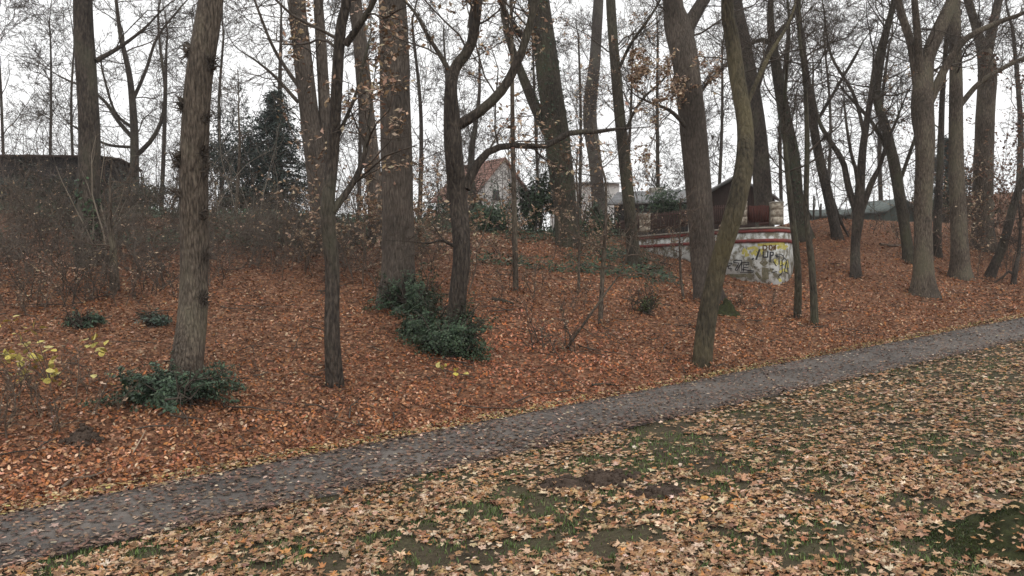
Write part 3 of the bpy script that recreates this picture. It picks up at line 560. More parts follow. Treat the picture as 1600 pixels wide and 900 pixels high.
def shrub(label, cx, cy, hw, hh, d, n, leaf, seed, pal=PAL_IVY, name='shrub', cat='shrub', mat=M_LEAFGREEN, depth=.8, stems=14, parts_leaf='foliage', flat=False, group=None):
    """an evergreen bush filling the ellipse centre (cx,cy), half sizes in pixels, at depth d; stands on the ground"""
    rg = np.random.default_rng(seed); c = unproj(cx, cy, d); rx = hw * d / F; rz = hh * d / F; gz = h1(c[0], c[1]); base = np.array((c[0], c[1], gz))
    root = thing(name, label, cat, base, group)
    th = rg.random(stems) * 6.283; k = np.sqrt(rg.random(stems)); ends = np.stack([c[0] + np.cos(th) * rx * k, c[1] + np.sin(th) * rx * depth * k, gz + (c[2] + rz - gz) * (.55 + .4 * rg.random(stems))], -1)
    s = np.linspace(0, 1, 6)[None, :, None]; st_ = base + rg.normal(size=(stems, 3)) * np.array((rx * .2, rx * .2, 0)) - np.array((0, 0, .1))
    P = st_[:, None] * (1 - s) + ends[:, None] * s; P[:, 1:-1] += rg.normal(size=(stems, 4, 3)) * .05; PR = np.tile(np.linspace(.02, .006, 6), (stems, 1))
    A, AR = grow(P, PR, 7, rg, .2, 1, (50, 14), .45, 4, .05, .15, .6, .004, 1.0); v, q = crown_mesh([(P, PR, 5), (A, AR, 3)]); part('stems', v, q, M_TWIG, root, kind='stuff')
    nl = 9; lc = norm(rg.normal(size=(nl, 3))) * (.75 * rg.random((nl, 1)) ** .5); lc[:, 2] = lc[:, 2] * .8 - .12; lr = .28 + .3 * rg.random(nl); li = rg.choice(nl, n, p=lr ** 2 / (lr ** 2).sum())
    q = lc[li] + norm(rg.normal(size=(n, 3))) * (lr[li] * (.35 + .7 * rg.random(n) ** .7))[:, None]
    ns = 26; sd = norm(rg.normal(size=(ns, 3)) + np.array((0, 0, .25))); si = rg.integers(0, ns, n); sh = rg.random(n) < .2; q[sh] = (sd[si] * (.5 + .75 * rg.random(n))[:, None] + rg.normal(size=(n, 3)) * .04)[sh]
    lump = 1 + .5 * (fbm(q[:, 0] * 2.2 + seed, q[:, 2] * 2.2 + q[:, 1]) - .5)
    p = np.stack([c[0] + q[:, 0] * rx * lump, c[1] + q[:, 1] * rx * depth * lump, c[2] + q[:, 2] * rz * lump], -1)
    p = p[fbm(p[:, 0] * 3 + seed, p[:, 2] * 3 + p[:, 1] * 2) > .33]; g = H(p[:, 0], p[:, 1]); p[:, 2] = np.maximum(p[:, 2], g + .02 + .1 * rg.random(len(p))); n = len(p)
    nn = norm(p - c) + np.array((0, 0, .7)); v, t, cc = leaf_batch(p, nn, rg.uniform(.6, 1.2, n) * leaf, V_HOLLY if d < 11 else V_KITE, rg, palette(rg, n, *pal), .45)
    part(parts_leaf, v, [t], mat, root, cc, kind='stuff'); return root
PAL_HOLLY = ([(.045, .072, .038), (.066, .10, .055), (.03, .05, .028), (.10, .135, .085)], [4, 3, 3, .6])
PAL_YEW = ([(.05, .082, .048), (.075, .112, .068), (.033, .054, .032), (.11, .145, .095)], [4, 3, 2, 1])
d0 = hit(622, 472)
shrub('dark holly crowding the foot of the stoutest trunk', 640, 466, 62, 50, d0 - .5, 8000, .07, 11, PAL_HOLLY, 'holly_bush', 'bush')
shrub('loose middle holly between the stoutest trunk and the crooked forked tree', 668, 500, 58, 46, hit(668, 528), 5200, .066, 27, PAL_HOLLY, 'holly_bush', 'bush')
shrub('lower dark holly spreading round the crooked forked tree', 712, 520, 66, 54, hit(715, 562) + .1, 9000, .062, 12, PAL_HOLLY, 'holly_bush', 'bush')
shrub('low bluish evergreen mat spread round the burred trunk', 262, 608, 120, 46, hit(262, 628), 12000, .065, 13, PAL_YEW, 'evergreen_mat', 'shrub', depth=.55)
shrub('small dull green bush among brambles at the left', 130, 500, 34, 18, hit(130, 512), 1100, .07, 14, PAL_YEW)
shrub('small silvery green bush just left of the burred trunk', 238, 498, 28, 14, hit(238, 508), 800, .07, 15, ([(.09, .12, .09), (.05, .08, .055), (.15, .18, .15)], [3, 3, 1]))
shrub('small loose green bush below the painted wall', 1008, 468, 28, 24, hit(1008, 490), 700, .06, 16, ([(.06, .08, .03), (.09, .11, .05), (.04, .055, .025)], [3, 2, 2]))
shrub('broad soft evergreen mass round the dark conifer', 400, 235, 76, 88, 39.5, 10000, .15, 29, ([(.03, .045, .036), (.045, .06, .05), (.022, .032, .027)], [3, 2, 2]), group='evergreen shrubs on the crest')
shrub('broad dull evergreen shrub left of the dark conifer', 338, 245, 50, 56, 41, 3600, .17, 28, ([(.035, .045, .032), (.055, .065, .05), (.028, .034, .026)], [3, 2, 2]), group='evergreen shrubs on the crest')
shrub('dark evergreen shrub below the house gable', 768, 338, 62, 46, 31.5, 5200, .15, 17, PAL_IVY, group='evergreen shrubs on the crest')
shrub('taller dark evergreen shrub left of the leaning ivy trunk', 842, 312, 38, 60, 32, 4600, .15, 18, PAL_IVY, group='evergreen shrubs on the crest')
shrub('dark evergreen shrub directly behind the moss-footed trunk', 905, 342, 52, 42, 32.5, 4200, .15, 19, PAL_IVY, group='evergreen shrubs on the crest')
shrub('dark green shrub in front of the low grey roof', 1040, 320, 50, 26, 36, 3200, .15, 20, PAL_IVY, group='evergreen shrubs on the crest')
shrub('dark evergreen shrub behind the crooked forked tree', 692, 345, 58, 40, 32, 4200, .15, 21, PAL_IVY, group='evergreen shrubs on the crest')
shrub('dim hedge in front of the dark shed at the left edge', 55, 300, 90, 38, 33, 5200, .14, 22, ([(.02, .025, .016), (.035, .038, .025), (.05, .05, .035)], [3, 3, 1]), 'hedge', 'hedge')
shrub('dim hedge between the two thick trunks at left', 215, 305, 70, 34, 34, 4000, .14, 23, ([(.03, .034, .02), (.045, .046, .03), (.06, .058, .04)], [3, 3, 1]), 'hedge', 'hedge')
shrub('dim hedge below the dark conifer', 395, 312, 70, 28, 35, 3600, .14, 24, ([(.02, .028, .018), (.035, .042, .028)], [3, 3]), 'hedge', 'hedge')
shrub('dim hedge behind the thin sheds on the skyline at right', 1480, 320, 90, 40, 47, 4000, .18, 25, ([(.045, .05, .025), (.06, .06, .032), (.035, .038, .02)], [3, 3, 2]), 'hedge', 'hedge')

def thicket(label, px, py, hgt, spread, stems, seed, d=None, leaves=0, twig=M_TWIGBROWN, lean=.25, n2=9, cat='shrub', name='bare_shrub', group='bare shrubs in the undergrowth', pal=PAL_DRY, lsz=.07, rr=.012, n3=5):
    rg = np.random.default_rng(seed)
    if d is None: d = hit(px, py)
    b = unproj(px, py, d); b[2] = h1(b[0], b[1]); root = thing(name, label, cat, b, group)
    st_ = b + np.stack([rg.normal(size=stems) * spread * .5, rg.normal(size=stems) * spread * .5, 0 * np.zeros(stems)], -1); st_[:, 2] = H(st_[:, 0], st_[:, 1]) - .08
    P = np.empty((stems, 8, 3)); P[:, 0] = st_; dr = norm(rg.normal(size=(stems, 3)) * lean * np.array((1, 1, 0)) + np.array((0, 0, 1))); L = hgt * (.55 + .6 * rg.random(stems))
    for i in range(1, 8): dr = norm(dr + rg.normal(size=(stems, 3)) * .13); P[:, i] = P[:, i - 1] + dr * L[:, None] / 7
    PR = rr * (.6 + .8 * rg.random(stems))[:, None] * np.linspace(1, .3, 8)[None]
    A, AR = grow(P, PR, n2, rg, .12, 1, (48, 16), .42, 5, .03, .2, .6, .0065, 1.4); B, BR = grow(A, AR, n3, rg, .1, 1, (45, 16), .55, 2, .02, .2,   .75, .006, .7)
    v, q = tubes(P, PR, 5); part('stems', v, [q], twig, root, kind='stuff'); v, q = crown_mesh([(A, AR, 3), (B, BR, 3)]); part('twigs', v, q, twig, root, kind='stuff')
    if leaves:
        pool = np.concatenate([B.reshape(-1, 3), A[:, 1:].reshape(-1, 3)]); p = pool[rg.integers(0, len(pool), leaves)]
        v, t, c = leaf_batch(p, np.tile((0, -.3, 1.), (leaves, 1)), rg.uniform(.7, 1.3, leaves) * lsz, V_KITE, rg, palette(rg, leaves, *pal), .6); part('dry_leaves', v, [t], M_LEAFBROWN, root, c, kind='stuff')
    return root
TH = [('tangle of bare stems at the left edge below the hedge', 20, 400, 2.2, 1.6, 12), ('tangle of bare stems left of the dark trunk', 85, 395, 2.4, 1.5, 12), ('low bramble right of the dark trunk', 225, 405, 2.0, 1.4, 11), ('low bramble just left of the burred trunk', 250, 460, .9, .9, 9),
      ('bare bush right of the burred trunk', 375, 385, 2.0, 1.6, 12), ('bare bush left of the forked pair', 440, 375, 2.2, 1.5, 12), ('low bramble at the far left on the litter', 30, 480, 1.2, 1.4, 12), ('low bramble with dead stalks beside the small green bush', 95, 470, 1.3, 1.0, 10),
      ('bramble on the litter at the left edge, low on the bank', 45, 660, .8, .8, 12), ('bare bush between the forked pair and the stoutest trunk', 560, 385, 1.9, 1.3, 9), ('bare shoots by the level branch', 690, 400, 1.6, 1.2, 10), ('tuft of upright twigs in the middle of the bank', 875, 550, .9, .6, 7), ('bare shoots right of the tuft', 840, 470, .9, 1.2, 9),
      ('bare twigs at the foot of the slim mossy trunk', 1030, 420, 1.1, 1.4, 9), ('bare twigs below the right end of the path trees', 1150, 480, .6, 1.0, 7), ('bare bush at the back of the hedge gap', 290, 360, 2.6, 1.8, 12), ('bare bush at the far left behind the hedge', -20, 380, 2.8, 1.6, 12), ('bare bush behind the low bramble', 160, 370, 2.5, 1.5, 12),
      ('scrub on the crest at the far right', 1570, 400, 2.4, 2.2, 12), ('scrub at the right edge beside the slanting trunk', 1600, 425, 2.0, 1.6, 12), ('scrub behind the straight pole-like trunk', 1515, 395, 2.2, 1.8, 10), ('scrub on the skyline behind the four-stemmed tree', 1370, 365, 1.2, 2.0, 9)]
for i, (lb, x, y, hh, sprd, ns) in enumerate(TH):
    thicket(lb, x, y, hh, sprd, ns + (6 if x < 600 else 0), 200 + i, leaves=160 if x < 760 else 60, twig=M_TWIG if i % 2 else M_TWIGBROWN)
M_BRAMBLE = mat_plain('bramble', (.07, .057, .046), (.16, .13, .105), 4, .85)
TALL = [(20, 340, 36), (70, 345, 37), (120, 340, 35.5), (185, 340, 36), (235, 340, 37), (285, 345, 36), (335, 345, 37), (540, 350, 36), (575, 350, 38), (650, 350, 37), (690, 352, 39), (755, 355, 37), (795, 358, 38), (825, 358, 36), (1010, 360, 38), (1250, 345, 40), (1330, 350, 46), (1420, 350, 46), (1520, 350, 46)]
for i, (x, y, d) in enumerate(TALL):
    thicket('tall bare scrub bush on the crest, %s' % ('at the far left edge', 'behind the left end of the hedge', 'just left of the dark trunk', 'just right of the dark trunk', 'under the airy bare tree', 'left of the burred trunk', 'right of the burred trunk', 'between the slender fork and the leaning trunk', 'behind the leaning trunk', 'right of the stoutest trunk', 'left of the crooked tree', 'left of the house gable', 'in front of the house gable', 'right of the house gable', 'behind the rough stone post', 'behind the mossy bowed trunk', 'behind the four-stemmed tree', 'left of the big forked tree', 'behind the V-forked trunk')[i], x, y, 5.2, 2.0, 10, 300 + i, d=d, leaves=60, twig=M_TWIG, lean=.2, n2=11, n3=7, rr=.022, group='tall bare scrub on the crest')
LOWB = [(60, 430, 'at the left edge'), (115, 425, 'in front of the dark trunk'), (205, 430, 'beside the brown twiggy stem'), (340, 420, 'right of the burred trunk'), (410, 400, 'below the dark conifer'), (470, 400, 'in front of the forked pair'), (540, 420, 'beside the slender forked tree'), (330, 370, 'high on the bank'), (20, 360, 'under the left end of the hedge'), (130, 365, 'under the hedge behind the dark trunk'), (230, 365, 'under the hedge right of the dark trunk'), (490, 365, 'behind the forked pair'), (590, 400, 'at the foot of the leaning trunk')]
for i, (x, y, w) in enumerate(LOWB):
    thicket('low tangled bramble ' + w, x, y, 1.7, 2.4, 20, 340 + i, leaves=90, twig=M_BRAMBLE, lean=.5, n2=12, n3=6, rr=.011, group='low brambles on the left of the bank')
# pale wavy shoots left, light barked
thicket('pale wavy shoots leaning against the dark trunk at left', 165, 415, 3.2, .5, 5, 240, twig=mat_plain('pale_shoot', (.16, .13, .10), (.27, .23, .18), 4, .8), lean=.12, n2=3, n3=2, rr=.022)
thicket('pale upright shoots in front of the dark conifer', 385, 380, 4.6, 1.1, 9, 241, twig=mat_plain('grey_shoot', (.13, .11, .09), (.22, .19, .155), 4, .8), lean=.08, n2=4, n3=2, rr=.018)
# beech saplings that keep their dead leaves
BE = [('beech sapling keeping pale dead leaves, in front of the stoutest trunk', 590, 425, 3.6, 1.7, 7, 2300), ('beech sapling keeping dead leaves, between the stoutest trunk and the crooked tree', 668, 430, 3.0, 1.5, 6, 1900), ('beech sapling keeping dead leaves, beside the moss-footed trunk', 905, 400, 2.2, 1.4, 6, 1300),
      ('beech shoots with dead leaves by the crest, under the level branch', 770, 395, 2.2, 1.8, 7, 1200), ('beech sapling with dead leaves behind the big forked tree', 1480, 420, 3.6, 2.0, 7, 900), ('beech with dense rusty leaves at the right edge', 1588, 415, 8.5, 3.2, 16, 9000), ('beech with rusty leaves behind the pale V-forked trunk', 1560, 395, 6.5, 2.5, 11, 4000), ('beech sapling with dead leaves left of the forked pair', 470, 420, 2.4, 1.4, 6, 900),
      ('beech sapling with dead leaves beneath the big trunk by the wall', 1060, 425, 2.3, 1.2, 4, 200)]
for i, (lb, x, y, hh, sprd, ns, lv_) in enumerate(BE):
    rusty = 'rusty' in lb
    thicket(lb, x, y, hh, sprd, ns, 260 + i, leaves=lv_, lean=.22, name='beech_sapling', cat='sapling', group='beech saplings that keep their dead leaves', pal=([(.20, .10, .06), (.15, .075, .045), (.27, .14, .085)], [3, 3, 1]) if rusty else PAL_DRY, lsz=.115 if rusty else .10, rr=.016)

# ------------------------------------------------------------------ yellow-leaved saplings: every leaf a part
def yellow(label, px, py, spots, hgt, seed, size):
    rg = np.random.default_rng(seed); d = hit(px, py); b = unproj(px, py, d); b[2] = h1(b[0], b[1]); root = thing('yellow_sapling', label, 'sapling', b, 'yellow leaved saplings')
    mb = MB(); mats = bpy.data.materials.get('yellow_leaf') or mat_objcol('yellow_leaf', .5, .3); mes = []
    for v, t in V_HOLLY:
        w = v.copy(); w[:, 0] *= 1.35; me = mesh_np('leaf', w, [t]); me.materials.append(mats); mes.append(me)
    for (x, y, n, rad) in spots:
        e = unproj(x, y, d + rg.normal() * .25); s = np.linspace(0, 1, 6)[:, None]; b0 = b + rg.normal(size=3) * .05 * np.array((1, 1, 0)) - np.array((0, 0, .05)); m = (b + e) / 2 + np.array((0, 0, .2)) * rg.random()
        P = b0 * (1 - s) ** 2 + 2 * m * s * (1 - s) + e * s ** 2; mb.tube(P, np.linspace(.009, .003, 6), 5)
        for i in range(n):
            p = e + rg.normal(size=3) * rad * d / F * np.array((1, .6, .6)); mb.tube(np.stack([e, (e + p) / 2 + (0, 0, .02), p]), (.003, .0025, .002), 3)
            o = obj('leaf', mes[rg.integers(3)], None, root); o.location = p - b; o.rotation_euler = (rg.normal() * .5 + .5, rg.normal() * .4, rg.random() * 6.28); q = size * rg.uniform(.7, 1.25); o.scale = (q, q, q)
            y_ = rg.random(); o.color = (.44 + .14 * y_, .38 + .1 * y_, .09 + .06 * rg.random(), 1)
    mb.part('stems', M_TWIGBROWN, root, kind='stuff')
yellow('sapling with big yellow leaves at the left edge of the bank', 80, 600, [(15, 555, 13, 16), (40, 535, 9, 14), (72, 560, 14, 15), (75, 585, 11, 14), (30, 570, 12, 16), (60, 610, 9, 14), (95, 590, 4, 10), (10, 500, 4, 10), (55, 515, 4, 8), (20, 620, 6, 14), (145, 535, 8, 10), (155, 550, 3, 6), (5, 600, 5, 12)], 1.2, 1, .135)
yellow('tiny sapling with a few bright yellow leaves below the holly', 700, 592, [(690, 574, 7, 5), (715, 582, 5, 5), (678, 600, 3, 5)], .3, 2, .085)
yellow('few yellow leaves on a low shoot at the edge of the evergreen mat', 150, 628, [(142, 624, 4, 6), (165, 590, 3, 8), (200, 600, 2, 8), (80, 672, 3, 5)], .4, 3, .10)

# ------------------------------------------------------------------ terrace wall, posts, fences
M_WHITE = mat_plain('white_paint_wall', (.17, .155, .115), (.60, .61, .59), 3.4, .8, .2, .01, stops=(.42, .56))
M_REDPAINT = mat_plain('red_paint', (.14, .05, .045), (.27, .055, .05), 7, .7)
M_STONE = mat_plain('post_stone', (.13, .095, .07), (.46, .41, .33), 9, .85, .2, .02)
M_BOARD = mat_plain('red_brown_board', (.055, .02, .016), (.11, .04, .03), 4, .75, stretch=(6, 6, 1))
M_RAIL = mat_plain('rail_brown', (.05, .025, .02), (.09, .05, .04), 8, .7)
M_CONC = mat_plain('concrete', (.2, .18, .15), (.36, .33, .28), 5, .9, .2, .01)
WALLTOP = unproj(1215, 354, 25.0)[2]
_wc = [(985, 31.2), (1020, 29.9), (1060, 28.4), (1100, 27.1), (1140, 26.1), (1180, 25.35), (1212, 25.05), (1230, 25.4), (1238, 26.4), (1241, 28), (1243, 31)]
WC = catmull(np.array([[ (x - 800) / F * d, d, 0] for x, d in _wc]), 60)
def wall_strip(mb, z0, z1, out, thick=.3):
    n2 = len(WC); T = norm(np.gradient(WC, axis=0)); Nn = np.stack([T[:, 1], -T[:, 0], 0 * T[:, 0]], -1)
    a = WC + Nn * out; b = WC - Nn * thick; z0 = np.broadcast_to(z0, (n2,)); z1 = np.broadcast_to(z1, (n2,))
    V = np.concatenate([np.c_[a[:, :2], z0], np.c_[a[:, :2], z1], np.c_[b[:, :2], z1], np.c_[b[:, :2], z0]]); i = np.arange(n2 - 1); f = []
    for r in range(4): r2 = (r + 1) % 4; f.append(np.stack([r * n2 + i, r * n2 + i + 1, r2 * n2 + i + 1, r2 * n2 + i], -1))
    f.append(np.array([[0, n2, 2 * n2, 3 * n2], [n2 - 1, 4 * n2 - 1, 3 * n2 - 1, 2 * n2 - 1]])); mb.add(V, F4=np.concatenate(f))
wr = thing('terrace_wall', 'curved white retaining wall with two red bands and graffiti', 'wall', (WC[30, 0], WC[30, 1], h1(WC[30, 0], WC[30, 1])))
gz = H(WC[:, 0], WC[:, 1]) - .5
mb = MB(); wall_strip(mb, gz, WALLTOP - .06, 0); mb.part('wall_face', M_WHITE, wr, True)
mb = MB(); wall_strip(mb, WALLTOP - .06, WALLTOP, .05, .34); mb.part('coping', M_CONC, wr, True)
mb = MB(); wall_strip(mb, WALLTOP - .17, WALLTOP - .063, .03, .1); mb.part('red_band', M_REDPAINT, wr, True)
mb = MB(); wall_strip(mb, WALLTOP - .49, WALLTOP - .38, .045, .1); mb.part('red_band', M_REDPAINT, wr, True)
mb = MB(); fl = np.c_[WC[:, :2], np.full(60, WALLTOP - .08)]; back = np.array([[WC[-1, 0], 36, WALLTOP - .08], [WC[0, 0] - 1, 36, WALLTOP - .08]])
fv = np.concatenate([fl, back, [[8, 32, WALLTOP - .08]]]); mb.add(fv, F3=[(62, i + 1, i) for i in range(61)] + [(62, 0, 61)]); mb.part('terrace_floor', M_CONC, wr)
def wall_pt(px, py, off=.008):
    u = (px - 800) / F; r = WC[:, 0] / WC[:, 1]; k = int(np.argmax(r)); s = np.interp(u, r[:k + 1], np.arange(k + 1)); i = int(min(s, k - 1)); w = s - i
    p = WC[i] * (1 - w) + WC[i + 1] * w; T = norm(WC[i + 1] - WC[i]); nn = np.array((T[1], -T[0], 0)); q = unproj(px, py, p[1]); return np.array((p[0], p[1], q[2])) + nn * off
def stroke(mb, pts, w, off=.008):
    """painted line: pts in crop pixels (8.18 per photo pixel, origin 1120,340)"""
    P2 = []
    for a, b in zip(pts[:-1], pts[1:]):
        n = max(2, int(math.hypot(b[0] - a[0], b[1] - a[1]) / 30) + 1)
        for i in range(n): P2.append((a[0] + (b[0] - a[0]) * i / n, a[1] + (b[1] - a[1]) * i / n))
    P2.append(pts[-1]); P2 = np.array(P2, float); T = norm(np.gradient(P2, axis=0)); Nn = np.stack([-T[:, 1], T[:, 0]], -1) * w / 2
    L_ = [wall_pt(1120 + x / 8.18, 340 + y / 8.18, off) for x, y in P2 + Nn]; R_ = [wall_pt(1120 + x / 8.18, 340 + y / 8.18, off) for x, y in P2 - Nn]; n = len(P2); i = np.arange(n - 1)
    mb.add(np.array(L_ + R_), F4=np.stack([i, i + 1, n + i + 1, n + i], -1))
M_STAIN = mat_plain('damp_stain', (.10, .09, .055), (.2, .18, .125), 12, .9); M_BLACK = mat_plain('black_spray', (.015, .015, .02), (.05, .05, .055), 30, .6); M_YELLOW = mat_plain('yellow_spray', (.42, .36, .06), (.6, .55, .2), 30, .6); M_BROWNP = mat_plain('brown_spray', (.09, .05, .02), (.16, .09, .03), 30, .6)
mb = MB()
for p in ([(330, 470), (350, 400), (380, 440), (370, 490), (410, 470)], [(390, 400), (480, 380), (520, 400)], [(440, 470), (480, 440), (500, 400), (540, 430)], [(480, 480), (520, 455)], [(520, 350), (740, 335), (860, 330)], [(770, 400), (800, 360), (850, 390), (900, 360)], [(790, 370), (880, 400)], [(770, 380), (870, 350)], [(560, 400), (590, 470)]): stroke(mb, p, 34, .006)
for p in ([(730, 560), (770, 600), (760, 540)], [(820, 640), (820, 560), (850, 600), (890, 560), (900, 640)], [(800, 700), (860, 660), (900, 690)], [(800, 780), (815, 820)], [(745, 590), (745, 530)]): stroke(mb, p, 34, .006)
mb.part('yellow_graffiti', M_YELLOW, wr)
mb = MB()
for p, w in (([(620, 640), (615, 690), (625, 790)], 85), ([(560, 560), (600, 600), (640, 560)], 50), ([(700, 650), (690, 700)], 40), ([(130, 740), (260, 745), (380, 735)], 45), ([(400, 720), (430, 770)], 60), ([(500, 700), (560, 780)], 40), ([(760, 740), (800, 790)], 40)): stroke(mb, p, w, .004)
mb.part('damp_stain', M_STAIN, wr)
mb = MB()
for p in ([(590, 415), (590, 350), (630, 360), (642, 385), (625, 410), (590, 415)], [(676, 412), (666, 385), (674, 354), (697, 352), (707, 380), (700, 412), (676, 412)], [(726, 415), (726, 352), (746, 415), (750, 345)]): stroke(mb, p, 17)
mb.part('lettering', M_BROWNP, wr)['label'] = 'brown painted letters DON'
mb = MB()
for p, w in (([(500, 540), (548, 405)], 16), ([(592, 432), (592, 505), (648, 505), (652, 430)], 12), ([(680, 570), (682, 440), (720, 446), (715, 480), (682, 492)], 12), ([(745, 480), (780, 505)], 14), ([(760, 510), (770, 470)], 12), ([(455, 520), (468, 535)], 20),
             ([(130, 580), (200, 585)], 8), ([(140, 585), (150, 650), (195, 655)], 8), ([(135, 630), (190, 600)], 8), ([(215, 575), (222, 548), (320, 545), (318, 570), (262, 675), (235, 672), (285, 580), (215, 575)], 8), ([(318, 575), (412, 572), (408, 600), (345, 603), (342, 690)], 8), ([(322, 690), (318, 575)], 8), ([(345, 640), (400, 640)], 8), ([(330, 662), (480, 685)], 9), ([(300, 700), (470, 700)], 7),
             ([(795, 600), (792, 460), (850, 490), (852, 530)], 7), ([(780, 765), (832, 705), (830, 545), (860, 515), (885, 545), (860, 690), (910, 715)], 8), ([(800, 620), (850, 600)], 7), ([(890, 570), (905, 690)], 7), ([(720, 560), (760, 620)], 8), ([(705, 655), (730, 660)], 9), ([(700, 700), (770, 690)], 7), ([(480, 635), (490, 625)], 12)): stroke(mb, p, w * 1.5, .010)
mb.part('black_graffiti', M_BLACK, wr)['label'] = 'black sprayed tags and outlines'

M_PLASTERPOLE = mat_plain('pale_pole', (.4, .39, .36), (.55, .54, .5), 6, .7)
def post(label, px, py, topy, d, w):
    b = unproj(px, py, d); h = unproj(px, topy, d)[2] - b[2]; root = thing('fence_post', label, 'post', b, 'stone posts of the terrace'); s = w * d / F
    rg = np.random.default_rng(px); mb = MB(); z = -.02; k = 0                            # courses of rough stone
    while z < h - .07:
        c = min(.24, h - .06 - z); mb.box((b[0] + rg.normal() * .003, b[1] + rg.normal() * .003, b[2] + z), (s * (1 + rg.normal() * .01), s * (1 + rg.normal() * .01), c - .002)); z += c
    mb.part('shaft', M_STONE, root); mb = MB(); mb.box((b[0], b[1], b[2] + z), (s * 1.06, s * 1.06, .05)); mb.part('cap', M_CONC, root); return b
pb = {}
for i, (lb, x, y, ty, d, w) in enumerate([('pale stone post at the left end of the terrace, behind the slim mossy trunk', 948, 372, 343, 33.5, 16), ('rough stone post just right of the slim mossy trunk', 1007, 362, 333, 30.7, 16), ('mottled stone post beside the curved olive trunk', 1157, 350, 314, 26.3, 16), ('stone post at the right-hand corner of the terrace', 1213, 350, 315, 25.6, 17)]):
    pb[i] = post(lb, x, y, ty, d, w)
def fence(name, label, a, b, h, bw, gap, mat, cat, z0=.06, rails=(.12, .85), solid=False):
    a = np.array(a); b = np.array(b); root = thing(name, label, cat, a); L = np.linalg.norm((b - a)[:2]); ax = (b - a)[:2] / L; n = int(L / (bw + gap)); rg = np.random.default_rng(int(abs(a[0]) * 100))
    mb = MB()
    for i in range(n):
        f = (i + .5) / n; p = a * (1 - f) + b * f; hh = h * (1 + rg.normal() * .015); mb.box((p[0], p[1], p[2] + z0), (bw, .022, hh), ax)
    mb.part('boards' if solid else 'bars', mat, root, kind='stuff')
    for r in rails:
        mb = MB(); m = (a + b) / 2; mb.tube(np.stack([a + (0, .035, z0 + r * h), m + (0, .035, z0 + r * h), b + (0, .035, z0 + r * h)]), (.025,) * 3, 6); mb.part('rail', mat, root)
fence('board_fence', 'red-brown board fence between the two right-hand stone posts', pb[2] + (.2, .1, 0), pb[3] + (-.2, .1, 0), .55, .085, .008, M_BOARD, 'fence', solid=True)
fence('railing', 'dark brown railing from the rough post to the mottled post', pb[1] + (.2, 0, 0), pb[2] + (-.2, 0, .0), .62, .03, .07, M_RAIL, 'railing')
fence('railing', 'short dark railing between the two left-hand stone posts', pb[0] + (.2, 0, 0), pb[1] + (-.2, 0, 0), .55, .03, .07, M_RAIL, 'railing')
q0 = pb[3] + (.25, .15, 0); fence('board_fence', 'red-brown board fence running back from the corner post', q0, q0 + (.35, 3.5, .1), .55, .085, .008, M_BOARD, 'fence', solid=True)

pp = unproj(1076, 362, 28.2); root = thing('pole', 'thin pale pole standing at the railing left of the big trunk', 'pole', pp); mb = MB(); mb.tube(np.stack([pp, pp + (0, 0, .5), pp + (0, 0, 1.05)]), (.025, .025, .025), 7); mb.part('shaft', M_PLASTERPOLE, root)
# ------------------------------------------------------------------ buildings on the crest
M_PLASTER = mat_plain('house_plaster', (.55, .54, .52), (.7, .69, .67), 2, .9); M_TILE = mat_plain('red_roof_tile', (.24, .125, .095), (.34, .195, .155), 3, .8); M_WOOD = mat_plain('brown_wood', (.03, .019, .016), (.065, .042, .034), 3, .8, stretch=(8, 8, 1))
M_ROOFGREY = mat_plain('grey_roof_felt', (.2, .2, .2), (.32, .32, .32), 3, .9); M_DARK = mat_plain('dark_boards', (.025, .022, .022), (.05, .043, .042), 3, .85, stretch=(6, 6, 1)); M_GREENP = mat_plain('green_boards', (.06, .075, .065), (.11, .125, .11), 3, .8, stretch=(7, 7, 1))
M_GLASS, _gn, _b = newmat('window_glass'); _b.inputs['Base Color'].default_value = (.02, .025, .03, 1); _b.inputs['Roughness'].default_value = .08
M_ROOFGREEN = mat_plain('green_roof_felt', (.10, .12, .11), (.17, .19, .18), 3, .9); M_ROOFBROWN = mat_plain('brown_roof', (.045, .03, .026), (.085, .055, .045), 3, .85)
